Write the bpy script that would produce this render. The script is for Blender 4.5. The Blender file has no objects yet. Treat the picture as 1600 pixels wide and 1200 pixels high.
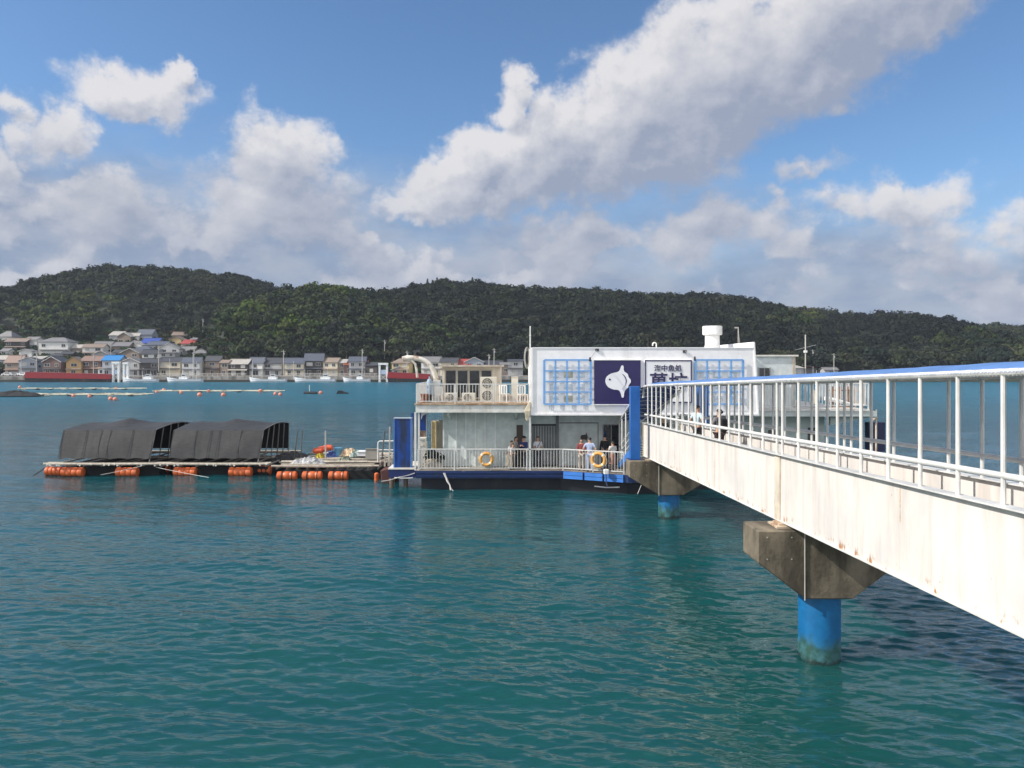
import bpy, bmesh, math, random
import numpy as np
from mathutils import Vector, Matrix
R = math.radians
sc = bpy.context.scene
COL = sc.collection

# ------------------------------------------------------------------ camera, sky, sun, exposure
H = 6.4                      # eye height over the water
F = 1200.0                   # focal length in pixels of a 1600 wide picture
HY = 571.0                   # picture row of the horizon
cam_d = bpy.data.cameras.new('camera')
cam_d.sensor_width = 36.0
cam_d.lens = 36.0 * F / 1600.0
cam_d.shift_y = (HY - 600.0) / 1600.0
cam_d.clip_start = 0.1
cam_d.clip_end = 20000
cam = bpy.data.objects.new('camera', cam_d)
cam.location = (0, 0, H)
cam.rotation_euler = (R(90), 0, 0)
COL.objects.link(cam)
sc.camera = cam

SUN_EL = 39.0
SUN_LEFT = 77.0              # degrees to the left of straight behind the camera
EXPOSURE = 0.25
sun_dir = Vector((-math.sin(R(SUN_LEFT)) * math.cos(R(SUN_EL)), -math.cos(R(SUN_LEFT)) * math.cos(R(SUN_EL)), math.sin(R(SUN_EL))))
sl = bpy.data.lights.new('sun', 'SUN')
sl.energy = 4.7
sl.angle = R(0.5)
sl.color = (1.0, 0.955, 0.89)
so = bpy.data.objects.new('sun', sl)
so.rotation_euler = (-sun_dir).to_track_quat('-Z', 'Y').to_euler()
so.location = (-30, -20, 60)
COL.objects.link(so)

vs = sc.view_settings
vs.view_transform = 'Standard'
vs.look = 'None'
vs.exposure = EXPOSURE
vs.gamma = 1.0
vs.use_curve_mapping = False


class NT:
    """small helper for building node trees"""
    def __init__(self, tree):
        self.t = tree
        self.n = tree.nodes
        self.l = tree.links

    def new(self, typ, **kw):
        nd = self.n.new(typ)
        for k, v in kw.items():
            setattr(nd, k, v)
        return nd

    def set(self, sock, v):
        if isinstance(v, bpy.types.NodeSocket):
            self.l.new(v, sock)
        elif isinstance(v, (tuple, list)) and sock.type == 'RGBA' and len(v) == 3:
            sock.default_value = (*v, 1)
        else:
            sock.default_value = v

    def math(self, op, a, b=0.0, c=None, clamp=False):
        nd = self.new('ShaderNodeMath', operation=op)
        nd.use_clamp = clamp
        self.set(nd.inputs[0], a)
        self.set(nd.inputs[1], b)
        if c is not None:
            self.set(nd.inputs[2], c)
        return nd.outputs[0]

    def vmath(self, op, a, b=(0, 0, 0)):
        nd = self.new('ShaderNodeVectorMath', operation=op)
        self.set(nd.inputs[0], a)
        self.set(nd.inputs[1], b)
        return nd.outputs[0]

    def noise(self, vec, scale, detail=4.0, rough=0.5, out='Fac', dist=0.0):
        nd = self.new('ShaderNodeTexNoise')
        self.set(nd.inputs['Vector'], vec)
        nd.inputs['Scale'].default_value = scale
        nd.inputs['Detail'].default_value = detail
        nd.inputs['Roughness'].default_value = rough
        nd.inputs['Distortion'].default_value = dist
        return nd.outputs[out]

    def mapping(self, vec, scale=(1, 1, 1), loc=(0, 0, 0), rot=(0, 0, 0), typ='POINT'):
        nd = self.new('ShaderNodeMapping', vector_type=typ)
        self.set(nd.inputs['Vector'], vec)
        nd.inputs['Location'].default_value = loc
        nd.inputs['Rotation'].default_value = rot
        nd.inputs['Scale'].default_value = scale
        return nd.outputs[0]

    def ramp(self, v, a, b, lo=0.0, hi=1.0, smooth=True):
        nd = self.new('ShaderNodeMapRange')
        nd.interpolation_type = 'SMOOTHSTEP' if smooth else 'LINEAR'
        self.set(nd.inputs[0], v)
        nd.inputs[1].default_value = a
        nd.inputs[2].default_value = b
        nd.inputs[3].default_value = lo
        nd.inputs[4].default_value = hi
        return nd.outputs[0]

    def mix(self, f, a, b, mode='MIX'):
        nd = self.new('ShaderNodeMix', data_type='RGBA', blend_type=mode)
        self.set(nd.inputs[0], f)
        self.set(nd.inputs[6], a)
        self.set(nd.inputs[7], b)
        return nd.outputs[2]


def skydir(px, py):
    d = Vector(((px - 800) / F, 1, (HY - py) / F)).normalized()
    return math.atan2(d.x, d.y), math.asin(d.z)


# clouds as directions (azimuth, elevation), half sizes in the same unit (1/1200 radian), tilt, weight
CLOUDS = [
    (1290, 40, 260, 120, 20, 1.0), (1130, 120, 210, 140, 30, 1.05), (990, 180, 190, 120, 30, 1.05), (860, 235, 190, 90, 25, 1.0),
    (740, 275, 150, 75, 20, 1.0), (800, 165, 52, 62, 0, 0.85), (1010, 240, 140, 70, 10, 0.8), (640, 322, 80, 36, 0, 0.7), (1400, -40, 260, 110, 20, 0.9),
    (440, 245, 105, 80, 0, 0.85), (400, 310, 150, 90, 0, 0.6), (490, 330, 105, 95, 0, 0.58), (165, 320, 95, 70, 0, 0.62), (290, 350, 130, 65, 0, 0.45),
    (205, 138, 112, 48, -4, 0.8), (82, 195, 66, 52, 10, 0.8), (278, 125, 36, 32, 0, 0.7), (10, 255, 48, 36, 0, 0.6),
    (1430, 305, 105, 48, 12, 0.7), (1310, 320, 95, 45, 15, 0.5), (1080, 365, 140, 62, 10, 0.68), (1180, 350, 80, 40, 10, 0.55),
    (1570, 360, 100, 45, 10, 0.55), (880, 360, 80, 50, 0, 0.6), (1265, 275, 75, 22, 15, 0.42), (1480, 425, 110, 45, 10, 0.5), (20, 145, 40, 25, 0, 0.5),
]


def build_world():
    w = bpy.data.worlds.new('World')
    sc.world = w
    w.use_nodes = True
    w.node_tree.nodes.clear()
    # density group
    g = bpy.data.node_groups.new('cloud_density', 'ShaderNodeTree')
    g.interface.new_socket('P', in_out='INPUT', socket_type='NodeSocketVector')
    g.interface.new_socket('D', in_out='OUTPUT', socket_type='NodeSocketFloat')
    g.interface.new_socket('S', in_out='OUTPUT', socket_type='NodeSocketFloat')
    q = NT(g)
    gi = q.new('NodeGroupInput')
    go = q.new('NodeGroupOutput')
    P = gi.outputs[0]
    n1 = q.noise(P, 9.0, 3.0, 0.55, 'Color')
    n2 = q.noise(P, 30.0, 7.0, 0.62, 'Color')
    w1 = q.vmath('MULTIPLY', q.vmath('SUBTRACT', n1, (.5, .5, .5)), (.11, .09, 0))
    w2 = q.vmath('MULTIPLY', q.vmath('SUBTRACT', n2, (.5, .5, .5)), (.060, .055, 0))
    PW = q.vmath('ADD', q.vmath('ADD', P, w1), w2)
    d = None
    for (cx, cy, rx, ry, rot, wt) in CLOUDS:
        az, el = skydir(cx, cy)
        m = q.mapping(PW, (rx * 1.08 / F, ry * 1.12 / F, 1), (az, el, 0), (0, 0, R(rot)), 'TEXTURE')
        gr = q.new('ShaderNodeTexGradient', gradient_type='SPHERICAL')
        q.l.new(m, gr.inputs[0])
        v = q.math('MULTIPLY', gr.outputs['Fac'], wt)
        d = v if d is None else q.math('SMOOTH_MAX', d, v, 0.04)
    # clouds elsewhere round the sky, away from the part in front of the camera
    sep = q.new('ShaderNodeSeparateXYZ')
    q.l.new(P, sep.inputs[0])
    away = q.ramp(q.math('ABSOLUTE', sep.outputs[0]), 0.72, 1.0)
    gen = q.ramp(q.noise(q.mapping(PW, (1, 1.6, 1)), 2.6, 2.0, 0.5), 0.36, 0.66)
    d = q.math('MAXIMUM', d, q.math('MULTIPLY', gen, away))
    f1 = q.noise(q.mapping(P, (1, 1.25, 1)), 14.0, 9.0, 0.62)
    # a broken bank of low puffs over the shore
    bank = q.ramp(q.math('ADD', sep.outputs[1], q.math('MULTIPLY', sep.outputs[0], 0.07)), 0.25, 0.14)
    puff = q.ramp(q.noise(q.mapping(PW, (1, 1.7, 1), (5.2, 1.1, 0)), 7.5, 2.0, 0.5), 0.40, 0.66, 0, 0.55)
    d = q.math('MAXIMUM', d, q.math('MULTIPLY', puff, bank))
    nz = q.math('SUBTRACT', f1, 0.5)
    q.l.new(q.math('MAXIMUM', q.math('ADD', d, q.math('MULTIPLY', nz, 0.9)), 0.0), go.inputs[1])
    amp = q.ramp(d, 0.0, 0.22, 0.14, 0.95)
    q.l.new(q.math('ADD', d, q.math('MULTIPLY', nz, amp)), go.inputs[0])

    n = NT(w.node_tree)
    tc = n.new('ShaderNodeTexCoord')
    dirv = n.vmath('NORMALIZE', tc.outputs['Generated'])
    sp = n.new('ShaderNodeSeparateXYZ')
    n.l.new(dirv, sp.inputs[0])
    az = n.math('ARCTAN2', sp.outputs[0], sp.outputs[1])
    el = n.math('ARCSINE', sp.outputs[2])
    cb = n.new('ShaderNodeCombineXYZ')
    n.l.new(az, cb.inputs[0])
    n.l.new(el, cb.inputs[1])
    P = cb.outputs[0]

    def dens(v):
        nd = n.new('ShaderNodeGroup')
        nd.node_tree = g
        n.l.new(v, nd.inputs[0])
        return nd.outputs
    d0, s0 = dens(P)
    _, s1 = dens(n.vmath('ADD', P, (-.008, .014, 0)))
    _, s2 = dens(n.vmath('ADD', P, (-.028, .045, 0)))
    _, s3 = dens(n.vmath('ADD', P, (-.060, .085, 0)))
    cover = n.ramp(d0, 0.07, 0.42)
    tau = n.math('ADD', n.math('ADD', n.math('MULTIPLY', s1, 0.5), n.math('MULTIPLY', s2, 0.8)), n.math('MULTIPLY', s3, 1.1))
    lit = n.math('POWER', 2.718, n.math('MULTIPLY', tau, -1.15))
    lit = n.math('ADD', n.ramp(lit, 0.05, 0.85, 0, 1, False), n.math('MULTIPLY', n.math('SUBTRACT', s0, s1), 0.85), clamp=True)
    cloud = n.mix(lit, (.33, .375, .49), (.80, .785, .80))
    # unseen clouds behind the camera, made extra bright to fill light on walls
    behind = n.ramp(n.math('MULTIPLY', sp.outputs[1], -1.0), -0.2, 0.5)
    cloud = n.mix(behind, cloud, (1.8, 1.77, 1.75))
    sky = n.new('ShaderNodeTexSky', sky_type='NISHITA')
    sky.sun_disc = False
    sky.sun_elevation = R(SUN_EL)
    sky.sun_rotation = R(180 + SUN_LEFT)
    sky.altitude = 0
    sky.air_density = 1.0
    sky.dust_density = 0.6
    sky.ozone_density = 2.5
    skyc = n.mix(1.0, sky.outputs[0], (0.100, 0.126, 0.147), 'MULTIPLY')
    # the low bank of soft grey cloud over the far shore
    vn = n.noise(n.mapping(P, (1, 2.2, 1)), 5.0, 5.0, 0.55)
    lowv = n.math('ADD', el, n.math('MULTIPLY', n.math('SUBTRACT', vn, 0.5), -0.22))
    lowv = n.math('ADD', lowv, n.math('MULTIPLY', az, 0.075))
    veil = n.ramp(lowv, 0.275, 0.115, 0.0, 0.94)
    veilc = n.mix(n.ramp(n.noise(n.mapping(P, (1, 2.0, 1), (3, 1, 0)), 9.0, 6.0, 0.55), 0.35, 0.7), (.26, .325, .465), (.43, .465, .555))
    base = n.mix(veil, skyc, veilc)
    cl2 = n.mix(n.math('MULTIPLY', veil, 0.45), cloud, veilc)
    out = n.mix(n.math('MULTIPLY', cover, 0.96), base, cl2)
    bg = n.new('ShaderNodeBackground')
    n.l.new(out, bg.inputs[0])
    bg.inputs[1].default_value = 1.0 / (2 ** EXPOSURE)
    ow = n.new('ShaderNodeOutputWorld')
    n.l.new(bg.outputs[0], ow.inputs[0])


build_world()

# ------------------------------------------------------------------ mesh helpers
OFF = {}


class MB:
    def __init__(self):
        self.v = []
        self.f = []

    def add(self, vs, fs):
        b = len(self.v)
        self.v += [tuple(p) for p in vs]
        self.f += [tuple(b + i for i in f) for f in fs]
        return self

    def bx(self, x0, x1, y0, y1, z0, z1):
        return self.add([(x0, y0, z0), (x1, y0, z0), (x1, y1, z0), (x0, y1, z0), (x0, y0, z1), (x1, y0, z1), (x1, y1, z1), (x0, y1, z1)],
                        [(0, 3, 2, 1), (4, 5, 6, 7), (0, 1, 5, 4), (1, 2, 6, 5), (2, 3, 7, 6), (3, 0, 4, 7)])

    def hexa(self, p8):
        return self.add(p8, [(0, 3, 2, 1), (4, 5, 6, 7), (0, 1, 5, 4), (1, 2, 6, 5), (2, 3, 7, 6), (3, 0, 4, 7)])

    def bar(self, p, q, w, h, up=(0, 0, 1)):
        p, q = Vector(p), Vector(q)
        d = (q - p).normalized()
        up = Vector(up)
        if abs(d.dot(up)) > 0.98:
            up = Vector((0, 1, 0))
        s = d.cross(up).normalized() * (w / 2)
        u = s.cross(d).normalized() * (h / 2)
        return self.hexa([p - s - u, p + s - u, q + s - u, q - s - u, p - s + u, p + s + u, q + s + u, q - s + u])

    def tube(self, pts, r, seg=8, closed=False):
        pts = [Vector(p) for p in pts]
        n = len(pts)
        rr = r if isinstance(r, (list, tuple)) else [r] * n
        vs, fs = [], []
        prev = None
        for i, p in enumerate(pts):
            a = pts[i - 1] if (i > 0 or closed) else p
            b = pts[(i + 1) % n] if (i < n - 1 or closed) else p
            d = (b - a).normalized()
            if prev is None:
                up = Vector((0, 0, 1)) if abs(d.z) < 0.9 else Vector((0, 1, 0))
                s = d.cross(up).normalized()
            else:
                s = (prev - d * prev.dot(d)).normalized()
            prev = s
            u = s.cross(d).normalized()
            for k in range(seg):
                t = 2 * math.pi * k / seg
                vs.append(p + (s * math.cos(t) + u * math.sin(t)) * rr[i])
        for i in range(n if closed else n - 1):
            j = (i + 1) % n
            for k in range(seg):
                l = (k + 1) % seg
                fs.append((i * seg + k, j * seg + k, j * seg + l, i * seg + l))
        if not closed:
            fs.append(tuple(range(seg)))
            fs.append(tuple((n - 1) * seg + k for k in reversed(range(seg))))
        return self.add(vs, fs)

    def lathe(self, prof, c=(0, 0, 0), seg=16, axis='z'):
        vs, fs = [], []
        n = len(prof)
        for (r, z) in prof:
            for k in range(seg):
                t = 2 * math.pi * k / seg
                a, b = r * math.cos(t), r * math.sin(t)
                if axis == 'z':
                    vs.append((c[0] + a, c[1] + b, c[2] + z))
                elif axis == 'x':
                    vs.append((c[0] + z, c[1] + a, c[2] + b))
                else:
                    vs.append((c[0] + a, c[1] + z, c[2] + b))
        for i in range(n - 1):
            for k in range(seg):
                l = (k + 1) % seg
                fs.append((i * seg + k, i * seg + l, (i + 1) * seg + l, (i + 1) * seg + k))
        fs.append(tuple(reversed(range(seg))))
        fs.append(tuple((n - 1) * seg + k for k in range(seg)))
        return self.add(vs, fs)

    def prism(self, poly, d0, d1, plane='xz'):
        """polygon (a, b) pushed along the third axis from d0 to d1"""
        n = len(poly)

        def pt(a, b, d):
            return (a, d, b) if plane == 'xz' else ((a, b, d) if plane == 'xy' else (d, a, b))
        vs = [pt(a, b, d0) for a, b in poly] + [pt(a, b, d1) for a, b in poly]
        fs = [tuple(range(n)), tuple(reversed(range(n, 2 * n)))]
        fs += [(i, n + i, n + (i + 1) % n, (i + 1) % n) for i in range(n)]
        return self.add(vs, fs)

    def build(self, name, mat, parent=None, smooth=False, local=False, bevel=0.0, loc=None):
        vs = self.v
        if parent is not None:
            off = Vector((0, 0, 0)) if local else OFF.get(parent.name, Vector((0, 0, 0)))
        elif local:
            off = Vector((0, 0, 0))
        else:
            a = np.array(vs)
            lo, hi = a.min(0), a.max(0)
            off = Vector(loc) if loc is not None else Vector(((lo[0] + hi[0]) / 2, (lo[1] + hi[1]) / 2, lo[2]))
        me = bpy.data.meshes.new(name)
        me.from_pydata([(x - off.x, y - off.y, z - off.z) for x, y, z in vs], [], self.f)
        bm = bmesh.new()
        bm.from_mesh(me)
        bmesh.ops.recalc_face_normals(bm, faces=bm.faces)
        if bevel:
            bmesh.ops.bevel(bm, geom=[e for e in bm.edges if e.calc_face_angle(0) > 0.6], offset=bevel, segments=1, affect='EDGES', clamp_overlap=True)
        bm.to_mesh(me)
        bm.free()
        if smooth:
            me.polygons.foreach_set('use_smooth', [True] * len(me.polygons))
            try:
                me.set_sharp_from_angle(angle=R(40))
            except Exception:
                pass
        me.materials.append(mat)
        o = bpy.data.objects.new(name, me)
        COL.objects.link(o)
        if parent is not None:
            o.parent = parent
        else:
            o.location = off
        OFF[o.name] = off
        return o


def tag(o, label=None, cat=None, group=None, kind=None):
    if label:
        o['label'] = label
    if cat:
        o['category'] = cat
    if group:
        o['group'] = group
    if kind:
        o['kind'] = kind
    return o


def thing(name, label, cat, loc=(0, 0, 0), rz=0.0, group=None):
    o = bpy.data.objects.new(name, None)
    o.empty_display_size = 0.3
    COL.objects.link(o)
    o.location = loc
    o.rotation_euler = (0, 0, rz)
    OFF[o.name] = Vector(loc)
    return tag(o, label, cat, group)


def copy_tree(o, parent=None):
    c = o.copy()
    COL.objects.link(c)
    c.parent = parent
    for ch in o.children:
        copy_tree(ch, c)
    return c


def W(px, py, Y):
    """the point of the place that lies at depth Y along a sight line of the photo"""
    return Vector(((px - 800) * Y / F, Y, H - (py - HY) * Y / F))


def zc(py, Y):
    return H - (py - HY) * Y / F


def xc(px, Y):
    return (px - 800) * Y / F


# ------------------------------------------------------------------ materials
MC = {}


def M(name, col, rough=0.55, metal=0.0, var=0.12, scale=2.5, stretch=(1, 1, 1), bump=0.0, bscale=None, stain=None, samt=0.5, sscale=1.3, sstretch=(1, 1, 0.25), spec=0.5, thr=(0.52, 0.72)):
    if name in MC:
        return MC[name]
    m = bpy.data.materials.new(name)
    m.use_nodes = True
    n = NT(m.node_tree)
    b = m.node_tree.nodes['Principled BSDF']
    tc = n.new('ShaderNodeTexCoord')
    gm = n.new('ShaderNodeNewGeometry')
    vec = n.mapping(gm.outputs['Position'], stretch)
    f = n.noise(vec, scale, 5.0, 0.6)
    c0 = tuple(max(0, c * (1 - var)) for c in col)
    c1 = tuple(min(1, c * (1 + var)) for c in col)
    c = n.mix(n.ramp(f, 0.3, 0.7), c0, c1)
    if stain:
        v2 = n.mapping(gm.outputs['Position'], sstretch, (7.3, 1.7, 3.1))
        s = n.ramp(n.noise(v2, sscale, 7.0, 0.62), thr[0], thr[1], 0, samt)
        c = n.mix(s, c, stain)
    n.l.new(c, b.inputs['Base Color'])
    n.set(b.inputs['Roughness'], n.ramp(f, 0.2, 0.8, max(0.02, rough - 0.08), min(1, rough + 0.08)))
    b.inputs['Metallic'].default_value = metal
    b.inputs['Specular IOR Level'].default_value = spec
    if bump:
        bp = n.new('ShaderNodeBump')
        bp.inputs['Strength'].default_value = bump
        bp.inputs['Distance'].default_value = 0.05
        n.l.new(n.noise(vec, bscale or scale * 6, 6.0, 0.65), bp.inputs['Height'])
        n.l.new(bp.outputs[0], b.inputs['Normal'])
    MC[name] = m
    return m


RUST = (0.22, 0.085, 0.03)
white_paint = M('white_paint', (.78, .77, .74), .4, stain=(.52, .47, .40), samt=.35)
white_rail = M('white_rail', (.64, .63, .60), .35, stain=(.5, .42, .33), samt=.25, sscale=3)
old_white = M('old_white_paint', (.66, .63, .56), .55, stain=RUST, samt=.4, sscale=2.2, thr=(.58, .75))
pale_wall = M('pale_green_grey_wall', (.60, .66, .63), .55, stain=(.40, .42, .38), samt=.4)
sign_white = M('sign_white', (.85, .835, .825), .45, var=.04, stain=(.60, .58, .56), samt=.5, sscale=1.6)
emblem_white = M('emblem_white', (.82, .81, .80), .5, var=.03)
navy = M('navy_sign_paint', (.022, .016, .085), .35, var=.08)
navy_dark = M('navy_lettering', (.03, .025, .09), .4, var=.05)
light_blue = M('light_blue_paint', (.17, .37, .68), .4, var=.06)
blue_paint = M('blue_steel_paint', (.007, .026, .12), .4, var=.15, stain=(.02, .05, .14), samt=.5)
bright_blue = M('bright_blue_paint', (.015, .16, .52), .4, var=.12)
pile_blue = None
black = M('black_paint', (.012, .013, .016), .5)
dark = M('dark_interior', (.02, .02, .021), .6)
steel = M('galvanised_steel', (.38, .39, .40), .45, metal=.4)
grey_steel = M('grey_steel', (.30, .31, .32), .5)
rope_m = M('rope_fibre', (.60, .57, .50), .85, bump=.5, bscale=60)
glass_dark = M('dark_window_glass', (.018, .021, .024), .08, var=.3, spec=.6)
concrete = M('concrete', (.19, .158, .112), .85, var=.25, scale=1.6, bump=.35, stain=(.042, .034, .024), samt=.92, sscale=1.2, sstretch=(1, .6, .3), thr=(.36, .62))
orange = M('orange_float', (.58, .12, .03), .45, var=.12, scale=4, stain=(.35, .2, .12), samt=.35, sscale=4, sstretch=(1, 1, 1))
wood = M('weathered_wood', (.36, .31, .25), .8, var=.25, scale=6, stain=(.14, .11, .09), samt=.6, sstretch=(1, 1, 1))
bamboo = M('pale_bamboo', (.52, .48, .36), .7, var=.2)
rusty = M('rusty_steel', (.30, .15, .08), .8, var=.35, scale=6, bump=.3)
deck_m = M('deck_planks', (.30, .26, .21), .8, var=.2)
cream_plastic = M('cream_plastic', (.62, .59, .50), .5, var=.06, stain=(.42, .35, .26), samt=.4)
# ------------------------------------------------------------------ water
def build_water():
    rng = np.random.default_rng(5)
    py = np.concatenate([np.linspace(1500, 1000, 330), np.linspace(999, 640, 360), np.linspace(638, 597, 50)])
    Y = H * F / (py - HY)
    nx = 760
    u = np.linspace(-1, 1, nx)
    u = u * 0.82 + 0.18 * u ** 3
    X = u[None, :] * (Y[:, None] * 0.86 + 4.0)
    YY = np.repeat(Y[:, None], nx, 1)
    Z = np.zeros_like(X)
    dx = np.gradient(X, axis=1)
    dy = np.abs(np.gradient(YY, axis=0))
    step = np.maximum(dx, dy)
    wl = np.concatenate([np.geomspace(0.17, 0.75, 52), np.geomspace(0.75, 4.0, 26), np.geomspace(5, 14, 8)])
    DX = np.zeros_like(X)
    DY = np.zeros_like(X)
    gust = 0.85 + 0.25 * np.sin(X * .11 + 1.3 * np.sin(YY * .07)) * np.sin(YY * .09 + 0.6)
    for L in wl:
        k = 2 * math.pi / L
        spread = 0.42 if L < 1.5 else 0.33
        th = R(-100) + rng.normal(0, spread)
        ph = rng.uniform(0, 6.283)
        slope = (0.032 if L < 0.75 else 0.0145) if L < 5 else 0.008
        a = slope / k
        fade = np.clip((L / step - 2.0) / 2.5, 0, 1)
        cx, cy = math.cos(th), math.sin(th)
        # wander of phase breaks up the crests
        pz = k * (X * cx + YY * cy) + ph + 1.4 * np.sin(X * .31 * cx + YY * .23 + ph * 3) + 1.1 * np.sin(X * .17 - YY * .41 * cy + ph * 5)
        am = a * fade * gust
        Z += am * np.sin(pz)
        DX += am * 0.8 * cx * np.cos(pz)
        DY += am * 0.8 * cy * np.cos(pz)
    V = np.stack([X + DX, YY + DY, Z], -1).reshape(-1, 3)
    ny = len(Y)
    i = np.arange(ny - 1)[:, None] * nx + np.arange(nx - 1)[None, :]
    Q = np.stack([i, i + 1, i + nx + 1, i + nx], -1).reshape(-1, 4)
    me = bpy.data.meshes.new('water')
    me.vertices.add(len(V))
    me.vertices.foreach_set('co', V.astype(np.float32).ravel())
    me.loops.add(Q.size)
    me.loops.foreach_set('vertex_index', Q.ravel().astype(np.int32))
    me.polygons.add(len(Q))
    me.polygons.foreach_set('loop_start', np.arange(0, Q.size, 4, dtype=np.int32))
    me.polygons.foreach_set('loop_total', np.full(len(Q), 4, dtype=np.int32))
    me.polygons.foreach_set('use_smooth', np.ones(len(Q), dtype=bool))
    me.update()
    m = bpy.data.materials.new('sea_water')
    m.use_nodes = True
    n = NT(m.node_tree)
    b = m.node_tree.nodes['Principled BSDF']
    gm = n.new('ShaderNodeNewGeometry')
    P = gm.outputs['Position']
    big = n.noise(n.mapping(P, (.5, 1.0, 1)), 0.06, 4.0, 0.55)
    mid = n.noise(n.mapping(P, (.35, 1.4, 1)), 0.35, 4.0, 0.6)
    # shallow green water by the quay, bluer over the deep channel
    sp = n.new('ShaderNodeSeparateXYZ')
    n.l.new(P, sp.inputs[0])
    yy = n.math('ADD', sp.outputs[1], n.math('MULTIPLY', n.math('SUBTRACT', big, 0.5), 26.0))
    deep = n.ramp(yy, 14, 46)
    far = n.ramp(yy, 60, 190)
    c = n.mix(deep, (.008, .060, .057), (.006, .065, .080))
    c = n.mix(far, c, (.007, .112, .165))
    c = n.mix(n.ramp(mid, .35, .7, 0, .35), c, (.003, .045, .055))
    # scattered white caps out in the channel
    wc = n.ramp(n.noise(n.mapping(P, (.28, 1.1, 1)), 0.8, 5.0, 0.6), 0.755, 0.80)
    wc = n.math('MULTIPLY', wc, n.ramp(sp.outputs[1], 70, 110))
    c = n.mix(n.math('MULTIPLY', wc, .8), c, (.6, .65, .68))
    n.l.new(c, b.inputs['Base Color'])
    n.l.new(n.ramp(sp.outputs[1], 40, 130, 1.42, 1.22), b.inputs['IOR'])
    b.subsurface_method = 'BURLEY'
    b.inputs['Subsurface Weight'].default_value = 1.0
    b.inputs['Subsurface Radius'].default_value = (.5, 1.0, 1.1)
    b.inputs['Subsurface Scale'].default_value = 1.6
    n.l.new(n.ramp(sp.outputs[1], 35, 150, 0.05, 0.26), b.inputs['Roughness'])
    bp = n.new('ShaderNodeBump')
    h1 = n.noise(n.mapping(P, (.42, 1.3, 1)), 3.6, 3.0, 0.55, dist=0.3)
    h2 = n.noise(n.mapping(P, (.8, 1.6, 1)), 0.45, 4.0, 0.6)
    h = n.math('ADD', n.math('MULTIPLY', h1, n.ramp(sp.outputs[1], 13, 34, 0.034, 0.055)), n.math('MULTIPLY', h2, n.ramp(sp.outputs[1], 45, 120, 0.0, 0.5)))
    n.l.new(h, bp.inputs['Height'])
    bp.inputs['Strength'].default_value = 0.8
    bp.inputs['Distance'].default_value = 1.0
    n.l.new(bp.outputs[0], b.inputs['Normal'])
    me.materials.append(m)
    o = bpy.data.objects.new('water', me)
    COL.objects.link(o)
    o['kind'] = 'structure'
    # the sea bed sheet below closes the water to the horizon on every side
    s = MB()
    s.add([(-4000, -3000, -0.6), (4000, -3000, -0.6), (4000, 6000, -0.6), (-4000, 6000, -0.6)], [(0, 1, 2, 3)])
    t = s.build('open_water', m)
    t['kind'] = 'structure'


build_water()

# ------------------------------------------------------------------ footbridge
SL = 0.0333     # fall of the bridge per metre
LN = -0.0058    # its drift to the left per metre


def B(D, t, h):
    """bridge point: distance D beside, t along, h over the sight-parallel line through the eye"""
    return Vector((D + LN * t, t, H - SL * t + h))


T0, T1 = 1.5, 33.7
HT, HB = -1.383, -2.855


def girder_material():
    m = bpy.data.materials.new('weathered_white_girder_paint')
    m.use_nodes = True
    n = NT(m.node_tree)
    b = m.node_tree.nodes['Principled BSDF']
    gm = n.new('ShaderNodeNewGeometry')
    P = gm.outputs['Position']
    sp = n.new('ShaderNodeSeparateXYZ')
    n.l.new(P, sp.inputs[0])
    # height over the lower flange
    hh = n.math('ADD', sp.outputs[2], n.math('MULTIPLY', sp.outputs[1], SL))
    hh = n.math('SUBTRACT', hh, H + HB)
    st = n.noise(n.mapping(P, (1, 1, .12)), 2.4, 8.0, 0.68)
    st2 = n.noise(n.mapping(P, (1, 1, .07), (4, 2, 0)), 7.0, 5.0, 0.6)
    bl = n.noise(P, 0.8, 4.0, 0.6)
    c = n.mix(n.ramp(st, .42, .68, 0, .75), (.71, .665, .61), (.52, .465, .41))
    c = n.mix(n.ramp(st2, .55, .75, 0, .3), c, (.54, .49, .43))
    c = n.mix(n.ramp(bl, .45, .7, 0, .45), c, (.52, .50, .49))
    # rust along the lower flange and hanging from the top
    r1 = n.ramp(n.noise(n.mapping(P, (1, 1, .55)), 5.0, 7.0, 0.7), .545, .61)
    low = n.ramp(hh, .03, .24, 1.0, 0.0)
    r2 = n.ramp(n.noise(n.mapping(P, (1, 1, .04)), 2.6, 6.0, 0.7), .66, .71)
    top = n.ramp(hh, 0.7, 1.45, 0.0, .8)
    rr = n.math('MAXIMUM', n.math('MULTIPLY', r1, low), n.math('MULTIPLY', r2, top))
    pin = n.ramp(n.noise(P, 9.0, 3.0, 0.5), .74, .77, 0, .8)
    rr = n.math('MAXIMUM', rr, pin)
    c = n.mix(rr, c, (.34, .15, .045))
    n.l.new(c, b.inputs['Base Color'])
    b.inputs['Roughness'].default_value = 0.5
    bp = n.new('ShaderNodeBump')
    bp.inputs['Strength'].default_value = 0.25
    bp.inputs['Distance'].default_value = 0.02
    n.l.new(n.math('ADD', st, n.math('MULTIPLY', n.noise(P, 1.1, 2, .5), 1.5)), bp.inputs['Height'])
    n.l.new(bp.outputs[0], b.inputs['Normal'])
    return m


girder_m = girder_material()


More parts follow.
